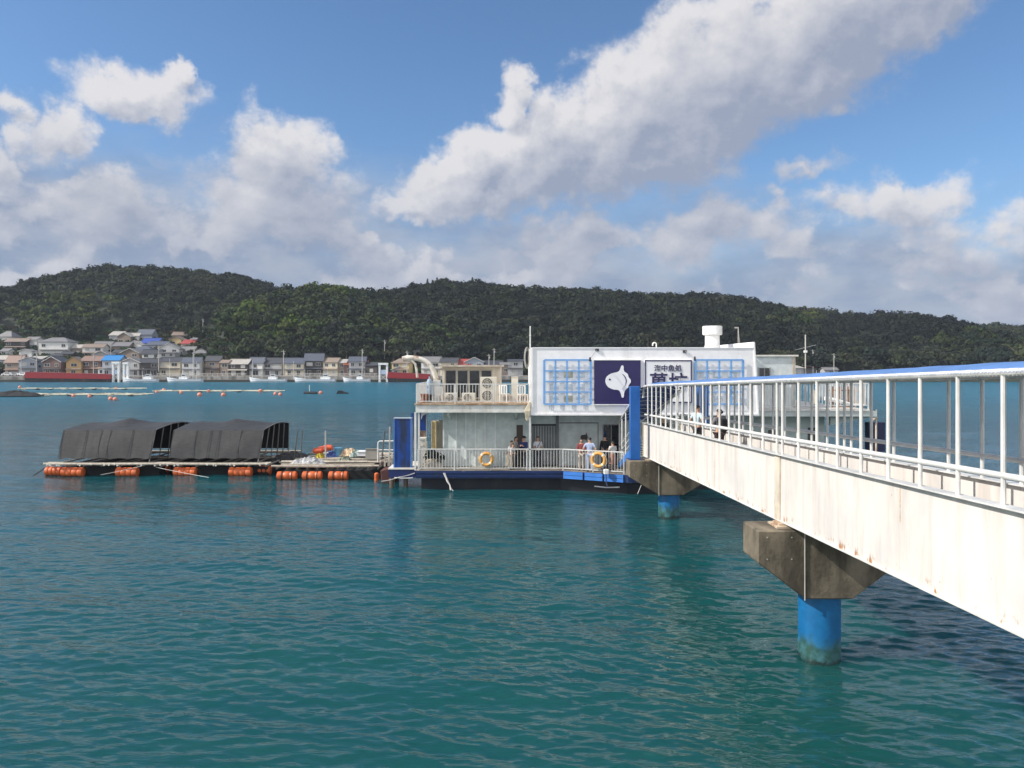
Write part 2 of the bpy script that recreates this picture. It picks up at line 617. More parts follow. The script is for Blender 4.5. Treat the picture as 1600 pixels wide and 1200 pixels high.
def tarp_material(name, col):
    m = bpy.data.materials.new(name)
    m.use_nodes = True
    n = NT(m.node_tree)
    b = m.node_tree.nodes['Principled BSDF']
    gm = n.new('ShaderNodeNewGeometry')
    f = n.noise(gm.outputs['Position'], 1.5, 6, .6)
    c = n.mix(n.ramp(f, .3, .7), tuple(x * .85 for x in col), tuple(x * 1.15 for x in col))
    n.l.new(c, b.inputs['Base Color'])
    b.inputs['Roughness'].default_value = .6
    bp = n.new('ShaderNodeBump')
    bp.inputs['Strength'].default_value = .4
    bp.inputs['Distance'].default_value = .03
    n.l.new(n.noise(gm.outputs['Position'], 3.0, 3, .5), bp.inputs['Height'])
    n.l.new(bp.outputs[0], b.inputs['Normal'])
    return m


tarp_blue = tarp_material('blue_canopy_cloth', (.095, .20, .44))


def build_bridge():
    root = thing('footbridge', 'long white steel footbridge with a blue cloth canopy leading to the floating restaurant', 'bridge', (6.8, 17, 2.9))
    # girders: web, flanges, stiffeners
    for side, D, s in (('near', 6.0, 1), ('far', 7.62, -1)):
        g = MB()
        web = [(D, HT), (D + .02 * s, HT), (D + .02 * s, HB), (D, HB)]
        def strip(d0, d1, h0, h1):
            g.hexa([B(d0, T0, h0), B(d1, T0, h0), B(d1, T1, h0), B(d0, T1, h0), B(d0, T0, h1), B(d1, T0, h1), B(d1, T1, h1), B(d0, T1, h1)])
        strip(D - .008, D + .012, HB + .02, HT - .02)
        g.build('girder', girder_m, root)
        fl = MB()
        a, b = (D - .105, D + .11)
        fl.hexa([B(a, T0, HT - .02), B(b, T0, HT - .02), B(b, T1, HT - .02), B(a, T1, HT - .02), B(a, T0, HT), B(b, T0, HT), B(b, T1, HT), B(a, T1, HT)])
        a, b = (D - .05, D + .05)
        fl.hexa([B(a, T0, HB), B(b, T0, HB), B(b, T1, HB), B(a, T1, HB), B(a, T0, HB + .02), B(b, T0, HB + .02), B(b, T1, HB + .02), B(a, T1, HB + .02)])
        fl.build('flange', white_rail, root)
        if s > 0:
            for t, h0, h1, w in ((11.72, -.62, -.03, .012), (22.2, -1.42, -.03, .014), (8.4, -.9, -.03, .01), (27.5, -1.3, -.2, .012)):
                sm = MB()
                sm.hexa([B(D - .011, t - w, HT + h0), B(D - .007, t - w, HT + h0), B(D - .007, t + w, HT + h0), B(D - .011, t + w, HT + h0),
                         B(D - .011, t - w, HT + h1), B(D - .007, t - w, HT + h1), B(D - .007, t + w, HT + h1), B(D - .011, t + w, HT + h1)])
                sm.build('weld_seam', M('rusty_weld', (.46, .30, .17), .8, var=.4, scale=7, stain=(.62, .58, .52), samt=.9, sscale=6, sstretch=(1, 1, 1), thr=(.4, .6)), root)
        st = MB()
        for t in (17.0,):
            dd = D - .04 if s > 0 else D + .02
            st.hexa([B(dd, t - .17, HB + .02), B(dd + .03, t - .17, HB + .02), B(dd + .03, t + .17, HB + .02), B(dd, t + .17, HB + .02),
                     B(dd, t - .17, HT - .02), B(dd + .03, t - .17, HT - .02), B(dd + .03, t + .17, HT - .02), B(dd, t + .17, HT - .02)])
        st.build('splice_plate', M('splice_plate_paint', (.60, .54, .44), .5, stain=RUST, samt=.5, sscale=3, thr=(.55, .7)), root)
        e = MB()
        dd = D - .06
        e.hexa([B(dd, T1 - .03, HB + .02), B(dd + .12, T1 - .03, HB + .02), B(dd + .12, T1 + .02, HB + .02), B(dd, T1 + .02, HB + .02),
                B(dd, T1 - .03, HT - .02), B(dd + .12, T1 - .03, HT - .02), B(dd + .12, T1 + .02, HT - .02), B(dd, T1 + .02, HT - .02)])
        e.build('end_plate', M('splice_plate_paint', (.60, .54, .44)), root)
    # walkway
    d = MB()
    d.hexa([B(6.02, T0, -2.3), B(7.60, T0, -2.3), B(7.60, T1, -2.3), B(6.02, T1, -2.3), B(6.02, T0, -2.2), B(7.60, T0, -2.2), B(7.60, T1, -2.2), B(6.02, T1, -2.2)])
    t = T0 + .5
    while t < T1:
        d.bar(B(6.04, t, -2.42), B(7.58, t, -2.42), .12, .22)
        t += 1.6
    d.build('walkway', M('walkway_surface', (.30, .30, .29), .8), root)
    # posts, two rows
    ts = [12.16 - .94 * k for k in range(0, 12)] + [12.16 + .935 * k for k in range(1, 6)] + [17.18 + .93 * k for k in range(0, 18)]
    ts = sorted(t for t in ts if T0 < t < T1)
    for D in (6.03, 7.59):
        for t in ts:
            m = MB()
            tt = t + (0 if D < 7 else .12)
            m.tube([B(D, tt, HT), B(D, tt, .20)], .031 if abs(t - 31.4) > .1 else .05, 8)
            m.build('post', white_rail, root, smooth=True)
        r = MB()
        r.tube([B(D, T0, -1.03), B(D, T1 - .05, -1.03)], .042, 10)
        r.build('handrail', white_rail, root, smooth=True)
        r = MB()
        r.tube([B(D, T0, .225), B(D, T1 - .5, .225), B(D, T1 + .15, .20), B(D, T1 + .38, .07), B(D, T1 + .42, -.3)], .046, 10)
        tp = r.build('canopy_rail', white_rail, root, smooth=True)
        # the cloth is laced to the rail with white cord
        lc = MB()
        t = T0
        pts = []
        k = 0
        while t < T1 - .6:
            a = k * math.pi / 3
            c = B(D, t, .225)
            pts.append(c + Vector((math.cos(a) * .048, 0, math.sin(a) * .048)))
            t += .0125 if t < 16 else .02
            k += 1
        lc.tube(pts, .009, 4)
        lc.build('lacing', white_rail, tp)
    # canopy sheet: a shallow arch
    cv, cf = [], []
    nt, nd = 66, 11
    rnd = random.Random(3)
    for i in range(nt + 1):
        t = T0 + (T1 - .5 - T0) * i / nt
        sag = (.005 * math.sin(i * 2.1) + rnd.uniform(-.002, .002))
        for j in range(nd + 1):
            s = j / nd
            D = 5.98 + (7.64 - 5.98) * s
            h = .235 + (.155 + sag) * math.sin(math.pi * s) ** .8
            cv.append(B(D, t, h))
    for i in range(nt):
        for j in range(nd):
            a = i * (nd + 1) + j
            cf.append((a, a + 1, a + nd + 2, a + nd + 1))
    # underside, a thin cloth
    nb = len(cv)
    cv += [p - Vector((0, 0, .012)) for p in cv]
    cf += [tuple(nb + k for k in reversed(f)) for f in cf]
    MB().add(cv, cf).build('canopy', tarp_blue, root, smooth=True)
    rb = MB()
    t = T0 + .3
    while t < T1 - .6:
        pts = [B(6.03 + 1.56 * s, t, 0.215 + .115 * math.sin(math.pi * s) ** .8 - .02) for s in [k / 8 for k in range(9)]]
        rb.tube(pts, .02, 6)
        t += 1.87
    rb.build('canopy_hoops', white_rail, root, smooth=True).name = 'canopy_hoop_frame'
    return root


build_bridge()


def pile_material():
    m = bpy.data.materials.new('blue_pile_paint')
    m.use_nodes = True
    n = NT(m.node_tree)
    b = m.node_tree.nodes['Principled BSDF']
    gm = n.new('ShaderNodeNewGeometry')
    P = gm.outputs['Position']
    sp = n.new('ShaderNodeSeparateXYZ')
    n.l.new(P, sp.inputs[0])
    z = n.math('ADD', sp.outputs[2], n.math('MULTIPLY', n.math('SUBTRACT', n.noise(P, 2.5, 5, .6), .5), .55))
    f = n.noise(P, 5, 5, .6)
    c = n.mix(n.ramp(f, .3, .7), (.004, .105, .27), (.006, .135, .33))
    alg = n.mix(n.ramp(f, .35, .65), (.022, .075, .06), (.05, .15, .17))
    c = n.mix(n.ramp(z, .62, .30), c, alg)
    c = n.mix(n.ramp(z, .18, .05), c, (.012, .03, .025))
    n.l.new(c, b.inputs['Base Color'])
    b.inputs['Roughness'].default_value = .45
    return m


pile_blue = pile_material()


def build_pier(yf, yb, ztop, zmid, zbot, label, xl):
    c = B(6.81, (yf + yb) / 2, 0).x
    root = thing('bridge_pier', label, 'pier', (c, (yf + yb) / 2, -.6), group='piers under the footbridge')
    hw = c - xl
    cap = MB()
    cap.prism([(c - hw, ztop), (c + hw, ztop), (c + hw, zmid), (c + .5, zbot), (c - .5, zbot), (c - hw, zmid)], yf, yb)
    cp = cap.build('pier_cap', concrete, root, bevel=.025)
    col = MB()
    col.lathe([(.44, -2.0), (.44, zbot + .05)], (c, (yf + yb) / 2, 0), 40)
    col.build('pier_column', pile_blue, root, smooth=True)
    pp = MB()
    pp.tube([(c - .52, yf - .015, zbot - .02), (c - .52, yf - .015, ztop - .02)], .013, 8)
    pp.build('drain_pipe', M('grey_pipe', (.42, .40, .36), .5), root, smooth=True)
    bo = MB()
    for bxx in (c - hw + .2, c - hw + .72):
        for bz in (zmid + .08, ztop - .14):
            bo.lathe([(.014, -.012), (.014, .0)], (bxx, yf, bz), 8, 'y')
    bo.build('anchor_bolts', M('grey_pipe', (.42, .40, .36)), cp)
    tb = (yf + yb) / 2
    for D in (6.0, 7.62):
        zb = B(D, tb, HB).z
        be = MB()
        be.bx(B(D, tb, 0).x - .22, B(D, tb, 0).x + .22, tb - .3, tb + .3, ztop, ztop + (zb - ztop) * .45)
        be.bx(B(D, tb, 0).x - .14, B(D, tb, 0).x + .14, tb - .2, tb + .2, ztop + (zb - ztop) * .45, zb)
        be.build('bearing', M('bearing_steel', (.52, .42, .30), .6, stain=RUST, samt=.7, sscale=4, thr=(.45, .65)), root)


build_pier(16.25, 17.3, 2.90, 2.22, 1.45, 'nearer pier with hammerhead concrete cap on a blue round column', 5.20)
build_pier(31.9, 33.0, 2.43, 1.75, 1.0, 'farther concrete and blue pier carrying the footbridge end beside the restaurant', 4.88)


def portal_column(D, label):
    t = 32.45
    p = B(D, t, 0)
    root = thing('portal_column', label, 'column', (p.x, t, 2.43), group='blue columns at the end of the footbridge')
    m = MB()
    m.bx(p.x - .2, p.x + .2, t - .2, t + .2, 2.45, 5.52)
    m.bx(p.x - .14, p.x + .14, t - .14, t + .14, 2.44, 2.45)
    m.build('column_shaft', M('column_blue', (.008, .10, .36), .4, var=.1), root, bevel=.012)
    f = MB()
    f.bx(p.x - .3, p.x + .3, t - .3, t + .3, 2.432, 2.449)
    f.build('base_plate', blue_paint, root)


portal_column(5.37, 'bright blue square column on the outer end of the farther pier')
portal_column(8.25, 'blue square column half hidden behind the white bridge posts')
# ------------------------------------------------------------------ land across the bay
def lerp_pts(pts, x):
    xs = [p[0] for p in pts]
    ys = [p[1] for p in pts]
    return np.interp(x, xs, ys)


TREE_H = 9.0
# ridges: crest depth, foot depth, skyline as (column, row) of the photo
RIDGES = [
    (545, 405, [(-700, 500), (-300, 470), (-60, 462), (0, 458), (40, 456), (60, 447), (100, 430), (170, 418), (300, 418), (360, 425), (415, 441), (470, 470), (540, 530), (580, 580)]),
    (455, 336, [(290, 580), (330, 545), (350, 515), (380, 488), (420, 465), (460, 449), (500, 445), (530, 447), (570, 456), (620, 470), (680, 500), (740, 580)]),
    (510, 350, [(480, 580), (530, 470), (570, 456), (620, 455), (660, 445), (690, 439), (740, 438), (800, 447), (850, 455), (900, 452), (960, 455), (1040, 458), (1100, 460), (1150, 467), (1190, 480), (1230, 510), (1290, 580)]),
    (600, 420, [(1080, 580), (1150, 480), (1190, 483), (1250, 484), (1300, 491), (1340, 505), (1420, 580)]),
    (500, 360, [(1180, 580), (1240, 540), (1290, 496), (1330, 489), (1380, 487), (1430, 495), (1470, 512), (1500, 545), (1530, 580)]),
    (640, 380, [(1400, 580), (1440, 510), (1480, 509), (1540, 512), (1600, 517), (1700, 512), (1900, 508), (2200, 520), (2500, 540)]),
]


def terrain(X, Y):
    X = np.asarray(X, float)
    Y = np.asarray(Y, float)
    z = np.clip(2.1 + 0.2 * (Y - 327), 2.1, 36)
    flat = np.interp(X, [-95, -60, 120], [1, .35, .2])
    z = 2.1 + (z - 2.1) * flat
    for yc, yf, pr in RIDGES:
        u = X / yc * F + 800
        hc = H + (HY - lerp_pts(pr, u)) * yc / F - TREE_H
        s = np.clip((Y - yf) / (yc - yf), 0, 1)
        front = np.sin(s * math.pi / 2) ** 1.15
        back = np.exp(-(np.maximum(Y - yc, 0) / 90.0) ** 2)
        hz = hc * front * back
        z = np.maximum(z, hz)
    z = z + 1.5 * np.sin(X * .05) * np.sin(Y * .043) * np.clip((Y - 370) / 60, 0, 1)
    return z


TOWN_LINE = [(-900, 520), (0, 513), (30, 520), (60, 527), (110, 541), (150, 533), (165, 511), (215, 511), (245, 521), (262, 531), (275, 515), (312, 512), (345, 516),
             (352, 545), (304, 548), (306, 558), (362, 566), (400, 572), (600, 573), (660, 573), (820, 576), (900, 586), (2600, 588)]
TOWN_LINE = sorted(TOWN_LINE)


def mesh_np(name, V, Q, mats, smooth=False, midx=None):
    me = bpy.data.meshes.new(name)
    k = Q.shape[1]
    me.vertices.add(len(V))
    me.vertices.foreach_set('co', np.asarray(V, np.float32).ravel())
    me.loops.add(Q.size)
    me.loops.foreach_set('vertex_index', Q.ravel().astype(np.int32))
    me.polygons.add(len(Q))
    me.polygons.foreach_set('loop_start', np.arange(0, Q.size, k, dtype=np.int32))
    me.polygons.foreach_set('loop_total', np.full(len(Q), k, dtype=np.int32))
    if smooth:
        me.polygons.foreach_set('use_smooth', np.ones(len(Q), dtype=bool))
    me.update()
    for m in mats:
        me.materials.append(m)
    return me


def build_land():
    x = np.arange(-900, 1000, 6.0)
    y = np.concatenate([[306.0], np.arange(312, 800, 6.0)])
    X, Y = np.meshgrid(x, y)
    Z = terrain(X, Y)
    Z[0, :] = -3
    Z[1, :] = 2.1
    V = np.stack([X, Y, Z], -1).reshape(-1, 3)
    nx = len(x)
    i = np.arange(len(y) - 1)[:, None] * nx + np.arange(nx - 1)[None, :]
    Q = np.stack([i, i + 1, i + nx + 1, i + nx], -1).reshape(-1, 4)
    m = M('hillside_ground', (.020, .027, .014), .9, var=.35, scale=.15)
    me = mesh_np('hills', V, Q, [m], True)
    o = bpy.data.objects.new('hills', me)
    COL.objects.link(o)
    o['kind'] = 'structure'
    q = MB()
    q.bx(-290, -44, 303, 330, -3, 2.15)
    q.bx(-44, 40, 306, 330, -3, 2.15)
    o = q.build('quay', M('quay_concrete', (.30, .28, .25), .85, var=.2, scale=.8, stain=(.08, .075, .065), samt=.8, sscale=.5, sstretch=(1, 1, .5), thr=(.4, .65)))
    o['kind'] = 'structure'
    q = MB()
    q.bx(-290, -44, 302.6, 303, -3, .75)
    q.bx(-43.6, 40, 305.7, 306, -3, .75)
    o = q.build('quay_tide_band', M('tide_band', (.04, .042, .035), .8))
    o['kind'] = 'structure'


build_land()


def foliage_material(name, col, var=.35):
    m = bpy.data.materials.new(name)
    m.use_nodes = True
    n = NT(m.node_tree)
    b = m.node_tree.nodes['Principled BSDF']
    at = n.new('ShaderNodeAttribute')
    at.attribute_name = 'tint'
    oi = n.new('ShaderNodeObjectInfo')
    gm = n.new('ShaderNodeNewGeometry')
    f = n.noise(gm.outputs['Position'], .6, 4, .6)
    c = n.mix(n.ramp(f, .3, .7), tuple(x * (1 - var) for x in col), tuple(x * (1 + var) for x in col))
    c = n.mix(1.0, c, at.outputs['Color'], 'MULTIPLY')
    c = n.mix(n.math('MULTIPLY', oi.outputs['Random'], .3), c, n.mix(1.0, c, (1.25, 1.12, .9), 'MULTIPLY'))
    n.l.new(c, b.inputs['Base Color'])
    b.inputs['Roughness'].default_value = .75
    b.inputs['Specular IOR Level'].default_value = .05
    return m


leaf_m = foliage_material('broadleaf_foliage', (.0245, .0305, .0225))
bark_m = M('tree_bark', (.10, .08, .06), .9, var=.3)


def ico(sub=2):
    bm = bmesh.new()
    bmesh.ops.create_icosphere(bm, subdivisions=sub, radius=1)
    v = np.array([p.co[:] for p in bm.verts])
    f = np.array([[q.index for q in p.verts] for p in bm.faces])
    bm.free()
    return v, f


def crown_proto(seed, ncl=9, per=16, leaf=.105, flat=.8):
    """unit crown: lobes of small leaf faces; returns quads (n,4,3) and face tints"""
    rng = np.random.default_rng(seed)
    quads, tint = [], []
    lob = []
    for k in range(ncl):
        th = rng.uniform(0, 2 * math.pi)
        el = rng.uniform(-.25, 1.0)
        el = math.asin(max(-.4, min(1, el)))
        rr = rng.uniform(.45, .68)
        c = np.array([math.cos(th) * math.cos(el) * rr, math.sin(th) * math.cos(el) * rr, math.sin(el) * rr * flat])
        lob.append((c, rng.uniform(.34, .52), rng.uniform(.72, 1.3)))
    lob.append((np.array([0, 0, .1]), .62, .9))
    for c, r, tn in lob:
        for i in range(per):
            d = rng.normal(size=3)
            d[2] = abs(d[2]) * .9 - .25
            d /= np.linalg.norm(d)
            p = c + d * r * rng.uniform(.8, 1.05) * np.array([1, 1, flat])
            nrm = d + rng.normal(size=3) * .22
            nrm /= np.linalg.norm(nrm)
            a = np.cross(nrm, [0, 0, 1.0])
            a /= (np.linalg.norm(a) + 1e-6)
            b = np.cross(nrm, a)
            s = leaf * rng.uniform(.7, 1.5)
            rot = rng.uniform(0, 3.14)
            a2 = a * math.cos(rot) + b * math.sin(rot)
            b2 = -a * math.sin(rot) + b * math.cos(rot)
            quads.append([p - a2 * s - b2 * s * .35, p + b2 * s * -.8, p + a2 * s + b2 * s * .2, p + b2 * s * .9])
            tint.append(tn * rng.uniform(.9, 1.12))
    return np.array(quads), np.array(tint)


def set_tint(me, tint, k=4):
    at = me.attributes.new('tint', 'FLOAT_COLOR', 'FACE')
    t = np.ones((len(tint), 4), np.float32)
    t[:, :3] = tint if tint.ndim == 2 else tint[:, None]
    at.data.foreach_set('color', t.ravel())


def in_view_front(X, Y):
    """skip what lies well behind a crest"""
    z = terrain(X, Y)
    ok = np.ones(len(X), bool)
    for s in (.94, .88, .8, .72):
        zz = terrain(X * s, Y * s)
        line = H + (z + 14 - H) * s
        ok &= zz < line
    return ok


def build_forest():
    rng = np.random.default_rng(11)
    sp = 6.4
    xs = np.arange(-620, 720, sp)
    ys = np.arange(336, 690, sp)
    X, Y = np.meshgrid(xs, ys)
    X = (X + rng.uniform(-.45, .45, X.shape) * sp).ravel()
    Y = (Y + rng.uniform(-.45, .45, Y.shape) * sp).ravel()
    Z = terrain(X, Y)
    px = 800 + F * X / Y
    py = HY - (Z - H) * F / Y
    ok = (py < lerp_pts(TOWN_LINE, px)) & (px > -260) & (px < 1860)
    ok &= in_view_front(X, Y)
    X, Y, Z, px, py = X[ok], Y[ok], Z[ok], px[ok], py[ok]
    n = len(X)
    rad = rng.uniform(3.0, 7.0, n) * np.where(rng.random(n) < .12, 1.25, 1)
    ht = rng.uniform(.8, 1.15, n) * TREE_H
    # colour of each tree kind
    kind = rng.random(n)
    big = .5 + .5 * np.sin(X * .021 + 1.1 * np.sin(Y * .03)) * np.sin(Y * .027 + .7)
    base = np.stack([np.full(n, .9), np.full(n, .95), np.full(n, .9)], -1)
    base[kind < .33] = (1.25, 1.25, .95)
    base[(kind >= .33) & (kind < .42)] = (1.5, 1.35, 1.1)
    base[(kind >= .42) & (kind < .62)] = (.62, .72, .82)
    base[(kind >= .62) & (kind < .70)] = (1.4, 1.5, .85)
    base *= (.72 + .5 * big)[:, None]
    hz = []
    for yc, yf, pr in RIDGES:
        u = X / yc * F + 800
        hc = H + (HY - lerp_pts(pr, u)) * yc / F - TREE_H
        s_ = np.clip((Y - yf) / (yc - yf), 0, 1)
        hz.append(hc * np.sin(s_ * math.pi / 2) ** 1.15 * np.exp(-(np.maximum(Y - yc, 0) / 90.0) ** 2))
    rid = np.argmax(np.array(hz), 0)
    base *= np.array([[.95, .95, .95], [1.2, 1.3, 1.0], [.68, .72, .80], [1.35, 1.3, 1.0], [.50, .52, .62], [.95, 1.0, .95]])[rid]  # ridge tints mix tree kinds with painted-in sun and shade of the slopes
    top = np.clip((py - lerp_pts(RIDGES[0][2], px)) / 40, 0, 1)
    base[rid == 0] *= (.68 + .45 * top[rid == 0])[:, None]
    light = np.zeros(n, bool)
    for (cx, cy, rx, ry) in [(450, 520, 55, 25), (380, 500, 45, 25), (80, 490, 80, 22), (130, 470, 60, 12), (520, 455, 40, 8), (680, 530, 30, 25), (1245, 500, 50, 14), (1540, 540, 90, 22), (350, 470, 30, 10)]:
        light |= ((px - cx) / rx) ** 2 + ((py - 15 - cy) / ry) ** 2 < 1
    base[light] *= np.array([1.45, 1.55, .95])  # sunlit patches of the wood, painted as a brighter leaf tint
    protos = [crown_proto(100 + i, ncl=8 + i % 4, per=22, leaf=.105, flat=.75 + .07 * (i % 4)) for i in range(8)]
    # the largest in the picture stand as trees of their own
    order = np.argsort(Y + rng.uniform(0, 60, n))
    single = np.zeros(n, bool)
    crest = order[:230]
    single[crest] = True
    pm = []
    for i in range(6):
        q, t = crown_proto(300 + i, ncl=10 + i % 3, per=30, leaf=.10, flat=.8 + .05 * (i % 4))
        V = q.reshape(-1, 3) * np.array([4.6, 4.6, 4.2]) + np.array([0, 0, 4.2])
        me = mesh_np('crown', V, np.arange(len(V)).reshape(-1, 4), [leaf_m])
        set_tint(me, t[:, None] * np.array([[1.0, 1.0, .95], [1.3, 1.35, .9], [.7, .8, .85], [1.1, 1.15, .9], [1.35, 1.25, 1.0], [1.6, 1.9, .95]][i])[None])
        tr = MB()
        tr.tube([(0, 0, -1.0), (.1, .05, 2.2), (.0, .15, 4.6), (.1, .1, 6.5)], [.34, .28, .2, .08], 7)
        for a in range(5):
            th = a * 1.3 + i
            tr.tube([(.05, .1, 3.0 + .4 * a), (math.cos(th) * 1.4, math.sin(th) * 1.4, 4.4 + .4 * a), (math.cos(th) * 2.6, math.sin(th) * 2.6, 5.4 + .4 * a)], [.13, .09, .03], 5)
        pm.append((me, tr))
    lab = ['rounded broadleaf tree of the wooded hillside across the bay', 'sunlit yellow-green broadleaf tree of the wooded hillside', 'dark blue-green evergreen of the wooded hillside',
           'mid green spreading tree of the wooded hillside', 'olive brown crowned tree of the wooded hillside', 'bright light green tree of the wooded hillside']
    proto = []
    for i, (me, tr) in enumerate(pm):
        o = bpy.data.objects.new('broadleaf_tree', None)
        COL.objects.link(o)
        tag(o, lab[i], 'tree', lab[i].replace('tree', 'trees').replace('evergreen of', 'evergreens of'))
        OFF[o.name] = Vector((0, 0, 0))
        c = bpy.data.objects.new('crown', me)
        COL.objects.link(c)
        c.parent = o
        tr.build('trunk', bark_m, o, local=True)
        proto.append([o, False])
    for k in np.nonzero(single)[0]:
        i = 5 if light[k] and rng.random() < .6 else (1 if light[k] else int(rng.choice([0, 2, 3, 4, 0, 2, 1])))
        p = proto[i]
        o = p[0] if not p[1] else copy_tree(p[0])
        p[1] = True
        s = rad[k] / 4.6
        o.location = (X[k], Y[k], Z[k] - .3)
        o.rotation_euler = (0, 0, rng.uniform(0, 6.28))
        o.scale = (s, s, s * rng.uniform(.9, 1.2))
    for p in proto:
        if not p[1]:
            for c in list(p[0].children):
                bpy.data.objects.remove(c)
            bpy.data.objects.remove(p[0])
    # pointed conifers on the skyline and one bare tree at the left
    for i, (cpx, dy) in enumerate(((668, 0), (676, 4), (683, 1), (690, 6), (697, 3), (738, 3))):
        Yc = 506.0
        xw = xc(cpx, Yc)
        zg = float(terrain(np.array([xw]), np.array([Yc]))[0])
        o = bpy.data.objects.new('conifer_tree', None)
        COL.objects.link(o)
        OFF[o.name] = Vector((0, 0, 0))
        hh = 12.5 - dy * .35
        tag(o, 'dark pointed conifer standing on the skyline of the middle hill', 'tree', 'pointed conifers on the skyline of the middle hill')
        o.location = (xw, Yc, zg - .5)
        r2 = np.random.default_rng(40 + i)
        q = []
        for k in range(260):
            t = r2.random() ** .8
            rad_ = (1 - t) * 2.6 + .15
            th = r2.uniform(0, 6.283)
            cpt = np.array([math.cos(th) * rad_ * r2.uniform(.5, 1), math.sin(th) * rad_ * r2.uniform(.5, 1), 1.5 + t * (hh - 1.5)])
            d1 = np.array([math.cos(th), math.sin(th), -.35]) * .55
            d2 = np.array([-math.sin(th), math.cos(th), .1]) * .35
            q.append([cpt - d1 - d2, cpt + d1 * .6 - d2, cpt + d1, cpt + d1 * .6 + d2])
        q = np.array(q)
        V_ = q.reshape(-1, 3)
        me = mesh_np('crown', V_, np.arange(len(V_)).reshape(-1, 4), [leaf_m])
        set_tint(me, np.full((len(q), 3), .7) * np.array([.8, .95, 1.0]))
        cobj = bpy.data.objects.new('crown', me)
        COL.objects.link(cobj)
        cobj.parent = o
        MB().tube([(0, 0, -1), (0, 0, hh * .9)], [.3, .06], 6).build('trunk', bark_m, o, local=True)
    Yc = 548.0
    xw = xc(45, Yc)
    o = bpy.data.objects.new('bare_tree', None)
    COL.objects.link(o)
    OFF[o.name] = Vector((0, 0, 0))
    tag(o, 'bare grey twiggy tree standing alone on the left skyline', 'tree')
    o.location = (xw, Yc, float(terrain(np.array([xw]), np.array([Yc]))[0]) + 4)
    m = MB()
    m.tube([(0, 0, -4), (.2, 0, 3), (0, 0, 6)], [.3, .22, .1], 6)
    tw = m.build('trunk', bark_m, o, local=True)
    m = MB()
    r2 = random.Random(8)
    for k in range(70):
        th, l = r2.uniform(0, 6.28), r2.uniform(1.5, 4.5)
        z_ = r2.uniform(2, 6)
        e_ = Vector((math.cos(th) * l * .8, math.sin(th) * l * .8, z_ + l * .8))
        m.tube([(0, 0, z_), tuple(Vector((0, 0, z_)).lerp(e_, .5) + Vector((0, 0, .3))), tuple(e_)], [.1, .07, .03], 4)
    m.build('crown', M('bare_twigs', (.16, .14, .14), .9), o, local=True)
    # the rest of the wood
    allq, allt = [], []
    idx = np.nonzero(~single)[0]
    sel = rng.integers(0, len(protos), n)
    for i, (q, t) in enumerate(protos):
        kk = idx[sel[idx] == i]
        if not len(kk):
            continue
        ang = rng.uniform(0, 6.28, len(kk))
        ca, sa = np.cos(ang), np.sin(ang)
        Q = q.reshape(-1, 3)
        r = rad[kk]
        vx = (Q[None, :, 0] * ca[:, None] - Q[None, :, 1] * sa[:, None]) * r[:, None] + X[kk][:, None]
        vy = (Q[None, :, 0] * sa[:, None] + Q[None, :, 1] * ca[:, None]) * r[:, None] + Y[kk][:, None]
        vz = Q[None, :, 2] * (r * .95)[:, None] + (Z[kk] + ht[kk] * .5)[:, None]
        allq.append(np.stack([vx, vy, vz], -1).reshape(-1, 3))
        allt.append((t[None, :, None] * base[kk][:, None, :]).reshape(-1, 3))
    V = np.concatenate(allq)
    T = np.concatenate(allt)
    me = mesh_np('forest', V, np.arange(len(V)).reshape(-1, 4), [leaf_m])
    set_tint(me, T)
    o = bpy.data.objects.new('forest', me)
    COL.objects.link(o)
    o['kind'] = 'stuff'
    o['label'] = 'dense mixed evergreen wood covering the hills across the bay'
    print('forest trees', n, 'faces', len(T))


build_forest()
